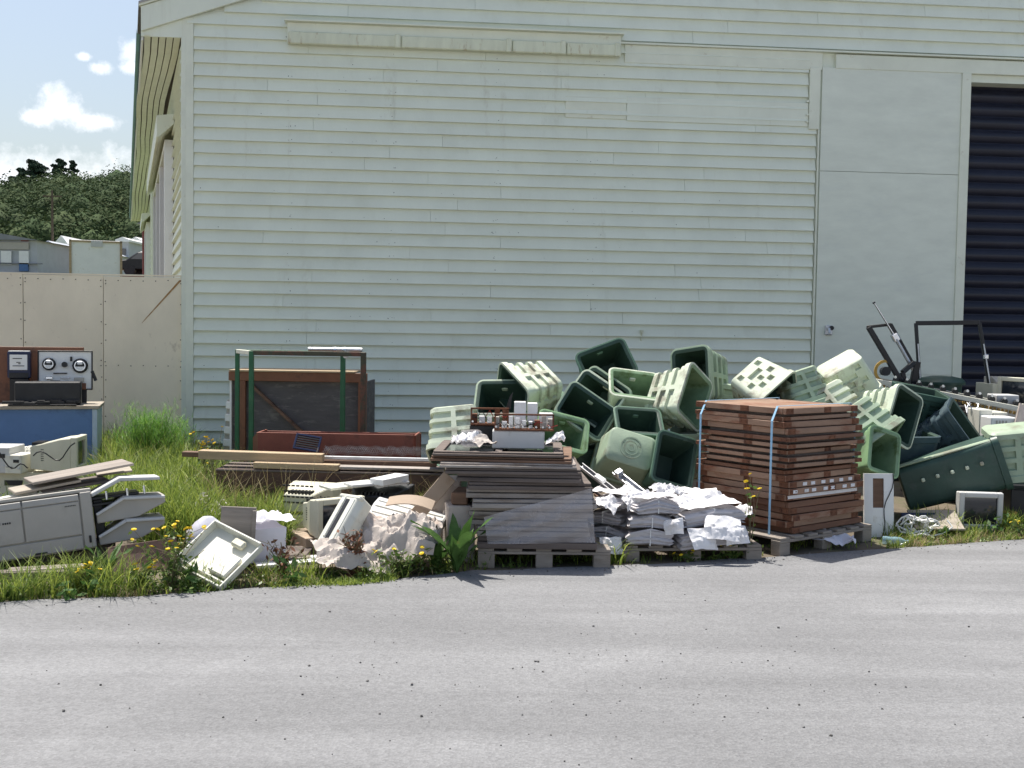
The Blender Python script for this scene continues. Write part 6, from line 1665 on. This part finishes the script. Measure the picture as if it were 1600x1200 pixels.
# machines and white boxes at the far right
Zx = 11.6
def boxpx(label, x0, x1, y0, y1, Y, d_, m, name, cat, z0=None, group=None, yaw=0, bevel=.008):
    a, b_ = dp(x0, y0, Y), dp(x1, y1, Y); z0_ = b_.z if z0 is None else z0
    return simple(name, label, cat, bx((0, d_ / 2, (a.z - z0_) / 2), (b_.x - a.x, d_, a.z - z0_)), m, TM(((a.x + b_.x) / 2, Y, z0_), (0, 0, yaw)), group, bevel)
o = desktop('beige machine with sloped dark top beyond the conveyor', TM((dp(1575, 600, 12.1).x, 12.3, 0), (0, 0, 3)), .36, zat(1575, 600, 12.1), .4, 'beige_plastic', name='beige_machine')
MB().loft([[(x, -.18, zat(1575, 600, 12.1)), (x, .18, zat(1575, 600, 12.1)), (x, .18, zat(1575, 590, 12.1)), (x, .0, zat(1575, 590, 12.1))] for x in (-.10, .16)]).build('hood', 'grey_plastic', o, .006)
crt('computer_monitor', 'beige monitor edge on at the far end of the conveyor', TM((dp(1606, 620, 11.9).x, 12.0, zat(1600, 640, 11.9)), (0, 0, -60)), .40, zat(1600, 590, 11.9) - zat(1600, 640, 11.9), .36, 'beige_plastic', group='discarded computer monitors')
boxpx('tall grey crate supporting the far beige monitor', 1578, 1640, 640, 700, 11.8, .5, 'grey_plastic', 'equipment_crate', 'crate', 0)
boxpx('grey instrument box with dark knobs behind the conveyor end', 1558, 1592, 617, 640, 11.55, .25, 'light_grey_plastic', 'instrument_box', 'instrument', 0)
boxpx('cream carton in sunlight under the conveyor, next to the wires', 1531, 1550, 640, 672, 10.85, .3, 'pale_plastic', 'cream_box', 'box', 0)
boxpx('shorter cream carton with an open flap beneath the conveyor', 1551, 1574, 644, 672, 10.9, .3, 'pale_plastic', 'cream_box', 'box', 0)
o = boxpx('white slotted box under the conveyor end beside the cream cartons', 1549, 1588, 652, 676, 10.6, .25, 'white_paint', 'slotted_box', 'box', 0)
a_, b_ = dp(1549, 652, 10.6), dp(1588, 676, 10.6)
for k in range(4): bx((-.07 + k * .03, -.004, a_.z - .08), (.012, .01, .10)).build('slot', 'grey_plastic', o)
plank('pale brown panel leaning at the far right over the white boxes', dp(1594, 678, 10.5), dp(1604, 636, 10.7), .16, .02, 'sash_white_worn', 'discarded_board', 'board', up=(0, -1, .1))
# ================================================================== PLANTS
gr = np.random.default_rng(17)
def blades(P, h, wdt, lean, rng, segs=3, az=None):
    """curved tapering ribbons from base points P (n,3)"""
    n_ = len(P)
    a = rng.uniform(0, 2 * np.pi, n_) if az is None else az
    d = np.stack([np.cos(a), np.sin(a), np.zeros(n_)], -1)
    sd_ = np.stack([-np.sin(a), np.cos(a), np.zeros(n_)], -1)
    tw = rng.uniform(-.8, .8, n_)[:, None]
    sd_ = sd_ * np.cos(tw) + d * np.sin(tw)
    h = np.broadcast_to(h, n_)[:, None]; wdt = np.broadcast_to(wdt, n_)[:, None]; lean = np.broadcast_to(lean, n_)[:, None]
    rows = []
    for k in range(segs + 1):
        f_ = k / segs
        c = P + d * h * lean * f_ ** 1.8 + np.array([0, 0, 1.0]) * h * (f_ - .28 * lean * f_ ** 2.4)
        wk = wdt * (1 - f_) ** .7 * .5 + .0004
        rows += [c - sd_ * wk, c + sd_ * wk]
    V_ = np.stack(rows, 1)                      # n, 2(segs+1), 3
    m_ = 2 * (segs + 1)
    f0 = np.array([[2 * k, 2 * k + 1, 2 * k + 3, 2 * k + 2] for k in range(segs)])
    F_ = (f0[None] + (np.arange(n_) * m_)[:, None, None]).reshape(-1, 4)
    return V_.reshape(-1, 3), F_
def pxof(P):
    q = P - np.array(CAM); x = q @ np.array(RT); z = q @ np.array(fw)
    return 800 + F * x / z
ey = np.vectorize(edge_y)
def scatter(n_, x0, x1, Y0, Y1, rng, clump=0.0):
    X = rng.uniform(x0, x1, n_); Y = rng.uniform(Y0, Y1, n_)
    if clump > 0:
        kx = rng.uniform(x0, x1, max(4, n_ // 60)); ky = rng.uniform(Y0, Y1, max(4, n_ // 60))
        i = rng.integers(0, len(kx), n_)
        mfl = rng.random(n_) < clump
        X = np.where(mfl, kx[i] + rng.normal(scale=.07, size=n_), X); Y = np.where(mfl, ky[i] + rng.normal(scale=.07, size=n_), Y)
    return np.stack([X, Y, np.zeros(n_)], -1)
def pix_band(n_, xa, xb, Y0, Y1, rng, clump=.5):
    """ground points whose picture column lies in xa..xb, between depths Y0 and Y1"""
    P = scatter(n_ * 2, (xa - 800) / F * Y1 - .1, (xb - 800) / F * Y0 + .1 if xb > 800 else (xb - 800) / F * Y0 + .3, Y0, Y1, rng, clump)
    px_ = pxof(P); k = (px_ > xa) & (px_ < xb) & (P[:, 1] > Y0 - .1) & (P[:, 1] < Y1)
    return P[k][:n_]
def verge(n_, xa, xb, d0, d1, rng, clump=.5):
    P = scatter(n_ * 2, (xa - 800) / F * 8.0 - .6, (xb - 800) / F * 8.0 + .8, 0, 1, rng, 0)
    if clump > 0:
        kx = rng.uniform(P[:, 0].min(), P[:, 0].max(), max(6, n_ // 45)); i = rng.integers(0, len(kx), len(P))
        mfl = rng.random(len(P)) < clump
        P[:, 0] = np.where(mfl, kx[i] + rng.normal(scale=.05, size=len(P)), P[:, 0])
        jy = rng.uniform(0, 1, len(kx)); P[:, 1] = np.where(mfl, np.clip(jy[i] + rng.normal(scale=.1, size=len(P)), 0, 1), P[:, 1])
    P[:, 1] = ey(P[:, 0]) + d0 + (d1 - d0) * P[:, 1]
    px_ = pxof(P); k = (px_ > xa) & (px_ < xb)
    return P[k][:n_]
def grass_obj(name, label, parts, m):
    Vs, Fs, k = [], [], 0
    for V_, F_ in parts:
        Vs.append(V_); Fs.append(F_ + k); k += len(V_)
    o = np_mesh(name, np.concatenate(Vs), np.concatenate(Fs), m)
    return tag(o, label, 'grass', kind='stuff')
u = lambda a, b_, n_: gr.uniform(a, b_, n_)
tall = []
for (n_, xa, xb, Y0, Y1, h0, h1) in ((3600, 150, 300, 11.0, 13.7, .25, .60), (2900, 150, 345, 9.2, 11.2, .28, .58), (2200, 215, 340, 8.2, 9.4, .25, .5), (1500, 335, 455, 8.25, 9.35, .22, .42),
                                    (900, -40, 160, 12.3, 13.9, .1, .35), (700, 300, 420, 10.2, 11.6, .15, .4), (420, 640, 705, 8.9, 9.35, .2, .42), (420, 290, 460, 13.2, 14.2, .15, .4), (260, 560, 700, 9.0, 9.4, .1, .3), (500, -40, 230, 8.7, 9.9, .1, .35), (260, 1420, 1500, 9.35, 9.7, .1, .26), (200, 1560, 1600, 9.4, 9.9, .1, .25)):
    P = pix_band(n_, xa, xb, Y0, Y1, gr); m_ = len(P)
    tall.append(blades(P, u(h0, h1, m_), u(.007, .015, m_), u(.15, .95, m_), gr, 4))
grass_obj('tall_grass', 'tall bright green grass growing among the discarded equipment and the fence', tall, 'grass_blade')
low = []
for (n_, xa, xb, d0, d1, h0, h1) in ((850, -150, 520, .0, .45, .03, .12), (1500, 420, 620, -.06, .12, .02, .06), (450, 560, 760, .03, .4, .05, .16), (1000, -60, 230, .03, .35, .12, .32), (260, 230, 520, .05, .4, .1, .24), (420, 740, 960, .10, .5, .03, .14), (1700, 1385, 1640, .0, .55, .02, .10), (320, 1380, 1640, .2, .6, .06, .2), (300, 960, 1180, .02, .3, .02, .09), (250, 1180, 1400, .1, .5, .02, .08)):
    P = verge(n_, xa, xb, d0, d1, gr); m_ = len(P)
    low.append(blades(P, u(h0, h1, m_), u(.004, .009, m_), u(.2, 1.0, m_), gr, 3))
# arching tuft by the pallets
tp2 = gp(958, 882); P = np.tile(np.array([[tp2.x, tp2.y + .06, 0]]), (46, 1)) + gr.normal(scale=.035, size=(46, 3)) * [1, 1, 0]
low.append(blades(P, u(.14, .30, 46), u(.010, .016, 46), u(.6, 1.4, 46), gr, 5))
grass_obj('verge_grass', 'short green grass and clover along the seal edge', low, 'grass_blade')
dry = []
for (n_, xa, xb, Y0, Y1, h0, h1) in ((260, 138, 158, 11.7, 12.1, .3, .55), (160, 160, 420, 8.8, 12.5, .4, .7), (90, 330, 450, 8.6, 9.3, .4, .75), (50, 470, 700, 8.9, 9.4, .4, .85), (60, 640, 720, 8.6, 9.3, .3, .6)):
    P = pix_band(n_, xa, xb, Y0, Y1, gr); m_ = len(P); dry.append(blades(P, u(h0, h1, m_), u(.003, .006, m_), u(.2, 1.1, m_), gr, 5))
P = verge(900, 1385, 1640, .0, .5, gr); dry.append(blades(P, u(.02, .10, len(P)), u(.003, .006, len(P)), u(.4, 1.4, len(P)), gr, 3))
P = verge(500, -150, 760, .0, .5, gr); dry.append(blades(P, u(.03, .16, len(P)), u(.003, .006, len(P)), u(.4, 1.4, len(P)), gr, 3))
grass_obj('dry_grass', 'dry straw coloured grass stems scattered through the green', dry, 'grass_dry')
def leaves(P, size, rng, up=.6):
    n_ = len(P)
    nrm = rng.normal(size=(n_, 3)); nrm[:, 2] = np.abs(nrm[:, 2]) + up; nrm /= np.linalg.norm(nrm, axis=1)[:, None]
    a = np.cross(nrm, rng.normal(size=(n_, 3))); a /= np.linalg.norm(a, axis=1)[:, None]; b2 = np.cross(nrm, a)
    s_ = (size * rng.uniform(.5, 1.4, n_))[:, None]
    V_ = np.stack([P - a * s_, P - b2 * s_ * .45, P + a * s_, P + b2 * s_ * .45], 1).reshape(-1, 3)
    return V_, np.arange(n_ * 4).reshape(-1, 4)
gc = []
for (n_, xa, xb, d0, d1, hz) in ((2600, -150, 560, -.02, .45, .07), (1500, 560, 760, .0, .40, .16), (700, 740, 1000, .1, .5, .05), (900, 1385, 1640, .0, .5, .04), (700, 180, 340, .05, .35, .16), (500, 1060, 1190, .0, .25, .06)):
    P = verge(n_, xa, xb, d0, d1, gr, .7); P[:, 2] += gr.uniform(.005, hz, len(P)) * gr.random(len(P)); gc.append(leaves(P, .016, gr))
P = pix_band(2200, 150, 340, 8.4, 13.6, gr, .6); P[:, 2] += gr.uniform(.0, .2, len(P)); gc.append(leaves(P, .02, gr))
grass_obj('ground_cover', 'low leafy weeds carpeting the ground between the junk', gc, 'weed_leaf')

# bigger weed leaves in loose rosettes along the verge
ros = []
for k in range(95):
    xa = gr.uniform(-100, 740) if k < 80 else gr.uniform(1390, 1600)
    c = verge(1, xa, xa + 40, .02, .4, gr, 0)
    if len(c) == 0: continue
    P = np.repeat(c, 16, 0) + gr.normal(scale=.035, size=(16, 3)) * [1, 1, 0]; P[:, 2] = gr.uniform(.01, gr.uniform(.05, .2), 16)
    ros.append(leaves(P, .034, gr, .3))
grass_obj('leafy_weeds', 'broad leaved dark green weeds dotted along the road verge', ros, 'dock_leaf')
# ------------------------------------------------------------------ single weeds
petal = MB().lathe([(.0, .004), (.006, .005), (.010, .001), (.014, .003), (.0135, 0), (0, -.003)], 9).mesh('flower'); petal.materials.append(MATS['flower_yellow'])
def weed(label, base, h, spread, nst, nfl, seed, name='ragwort_plant', leafy=1.0, stem='weed_stem', leafm='weed_leaf', fl=1.0, zlo=.0):
    o = thing(name, label, 'weed', TM(base)); rr = random.Random(seed); rn = np.random.default_rng(seed)
    st = MB(); tips = []; lp = []
    for k in range(nst):
        a_ = rr.uniform(0, 6.28); s_ = spread * rr.uniform(.2, 1.0); hh = h * rr.uniform(.65, 1.0)
        e_ = Vector((math.cos(a_) * s_, math.sin(a_) * s_ * .7, hh)); m_ = Vector((e_.x * .35, e_.y * .35, hh * .55))
        st.tube([(0, 0, 0), m_, e_], [.004, .003, .0018], 5); tips.append(e_)
        for q in range(int(9 * leafy)):
            f_ = rr.uniform(.05, .95); b2 = (m_ * (f_ * 2) if f_ < .5 else m_.lerp(e_, f_ * 2 - 1))
            lp.append(tuple(b2 + Vector((rr.gauss(0, .022), rr.gauss(0, .022), rr.gauss(0, .015)))))
        for j in range(2):
            f_ = rr.uniform(.5, .9); b2 = m_.lerp(e_, f_ * 2 - 1); t2 = b2 + Vector((rr.gauss(0, .05), rr.gauss(0, .04), rr.uniform(.02, .08) * (h / .4)))
            st.tube([b2, t2], [.002, .0015], 4); tips.append(t2)
    st.build('stems', stem, o)
    if leafy > 0 and lp:
        V_, F_ = leaves(np.array(lp), .022, rn, .2); np_mesh('foliage', V_, F_, leafm, o)
    rr.shuffle(tips)
    tips.sort(key=lambda p: -p.z + rr.uniform(0, h * .4))
    for k in range(nfl):
        p = tips[k % len(tips)] + (Vector((rr.gauss(0, .016), rr.gauss(0, .016), rr.uniform(-.01, .012))) if k >= len(tips) else Vector((0, 0, .004)))
        obj('flower', petal, None, o, TM(p, (rr.uniform(-45, 25), rr.uniform(-30, 30), rr.uniform(0, 90))) @ Matrix.Scale(rr.uniform(.8, 1.3) * fl, 4))
    return o
weed('bushy ragwort full of yellow flowers between rusty plate and cream tray', gp(268, 922), .40, .30, 16, 30, 1, leafy=2.2)
weed('low ragwort with yellow flowers in front of the rusty plate', gp(218, 922), .20, .16, 8, 8, 2, leafy=2)
weed('small ragwort flowering under the front of the printer', gp(134, 926), .20, .12, 7, 12, 3, leafy=1.6)
weed('leafy dark weed with few yellow flowers before the sacking', gp(622, 901), .20, .26, 14, 5, 4, leafy=3)
weed('tall lanky ragwort at the left end of the plank pile', gp(328, 800) + Vector((0, .1, 0)), .78, .26, 12, 22, 5, leafy=1.2)
weed('thin ragwort stalk climbing the brown tray corner', gp(1172, 873), .66, .16, 3, 5, 6, leafy=1.2, fl=1.3)
weed('sprawling weed with yellow buds below the sagging newspapers', gp(1140, 874), .17, .22, 10, 6, 7, leafy=2.6)
weed('small yellow weed at the newspaper pallet edge', gp(1075, 879), .09, .06, 4, 5, 8, leafy=1.0)
weed('yellow flowering weed beside the upright monitor', gp(1592, 840), .16, .16, 8, 9, 9, leafy=2)
weed('dead brown seedhead weed standing before the sacking', gp(553, 903), .36, .14, 14, 0, 10, 'dead_weed', 2.4, 'weed_stem', 'rust')
weed('reddish dry weed in front of the white wrapped box', gp(446, 906), .28, .14, 9, 0, 11, 'dead_weed', 1.8, 'weed_stem', 'rust')
weed('weed with pale fluffy seed heads at the end of the trough', gp(322, 842), .38, .2, 12, 0, 12, 'seeding_weed', 1.8, 'weed_stem', 'seed_fluff')
weed('small flowering weed near the green steel frame feet', gp(300, 770) + Vector((0, .3, 0)), .5, .16, 8, 8, 13, leafy=1.5, fl=.9)
# dock with broad leaves
def dock(label, base, n_, L0, L1, seed, aset=None):
    o = thing('dock_plant', label, 'weed', TM(base)); rr = random.Random(seed)
    for k in range(n_):
        a_ = (k / n_) * 6.28 + rr.uniform(-.3, .3); L_ = rr.uniform(L0, L1); wd2 = L_ * rr.uniform(.085, .135); ln = rr.uniform(.2, .75)
        vs = []; fs = []; n2 = 7
        for i in range(n2 + 1):
            f_ = i / n2; w2 = wd2 * (math.sin(min(1, f_ * 1.02) ** .75 * math.pi) ** .8 if 0 < f_ < 1 else .04) * (1 if f_ > .15 else .35)
            c_ = Vector((math.cos(a_) * L_ * ln * f_ ** 1.6, math.sin(a_) * L_ * ln * f_ ** 1.6, L_ * (f_ - .3 * ln * f_ ** 2.5)))
            s_ = Vector((-math.sin(a_), math.cos(a_), 0)); wv = .012 * math.sin(f_ * 11 + k)
            vs += [tuple(c_ - s_ * w2 + Vector((0, 0, .25 * w2 + wv))), tuple(c_), tuple(c_ + s_ * w2 + Vector((0, 0, .25 * w2 - wv)))]
        for i in range(n2):
            for j in range(2): q = i * 3 + j; fs.append((q, q + 1, q + 4, q + 3))
        MB().add(vs, fs).build('leaf', 'dock_leaf', o, smooth=R(60))
    return o
dock('large dock plant with broad upright leaves beside the sash stack', gp(714, 898), 15, .22, .50, 3)
dock('smaller dock plant in shade between sacking and sash stack', gp(680, 898) + Vector((0, .1, 0)), 10, .14, .30, 5)
dock('dock plant with pointed leaves below the printer corner', gp(165, 912), 9, .16, .34, 6)
# fennel
fb_ = gp(238, 722); fb_.y = 11.9; fb_.x = dp(238, 700, 11.9).x
fe = thing('fennel_bush', 'feathery bright green fennel bush against the cream fence', 'bush', TM((fb_.x, fb_.y, 0)))
fs_ = MB(); pts = []; rr = random.Random(4)
for k in range(46):
    a_ = rr.uniform(0, 6.28); s_ = rr.uniform(.05, .52); e_ = Vector((math.cos(a_) * s_, math.sin(a_) * s_ * .6, rr.uniform(.42, .80)))
    fs_.tube([(e_.x * .15, e_.y * .15, 0), (e_.x * .5, e_.y * .5, e_.z * .6), e_], [.006, .004, .002], 5)
    for j in range(150):
        f_ = rr.uniform(.35, 1.05); c_ = e_ * f_
        pts.append((c_.x + rr.gauss(0, .055), c_.y + rr.gauss(0, .05), c_.z + rr.gauss(0, .045)))
fs_.build('stems', 'weed_stem', fe)
P = np.array(pts); V_, F_ = blades(P, gr.uniform(.05, .11, len(P)), .004, gr.uniform(.2, 1.6, len(P)), gr, 2)
np_mesh('fronds', V_, F_, 'fennel_green', fe)
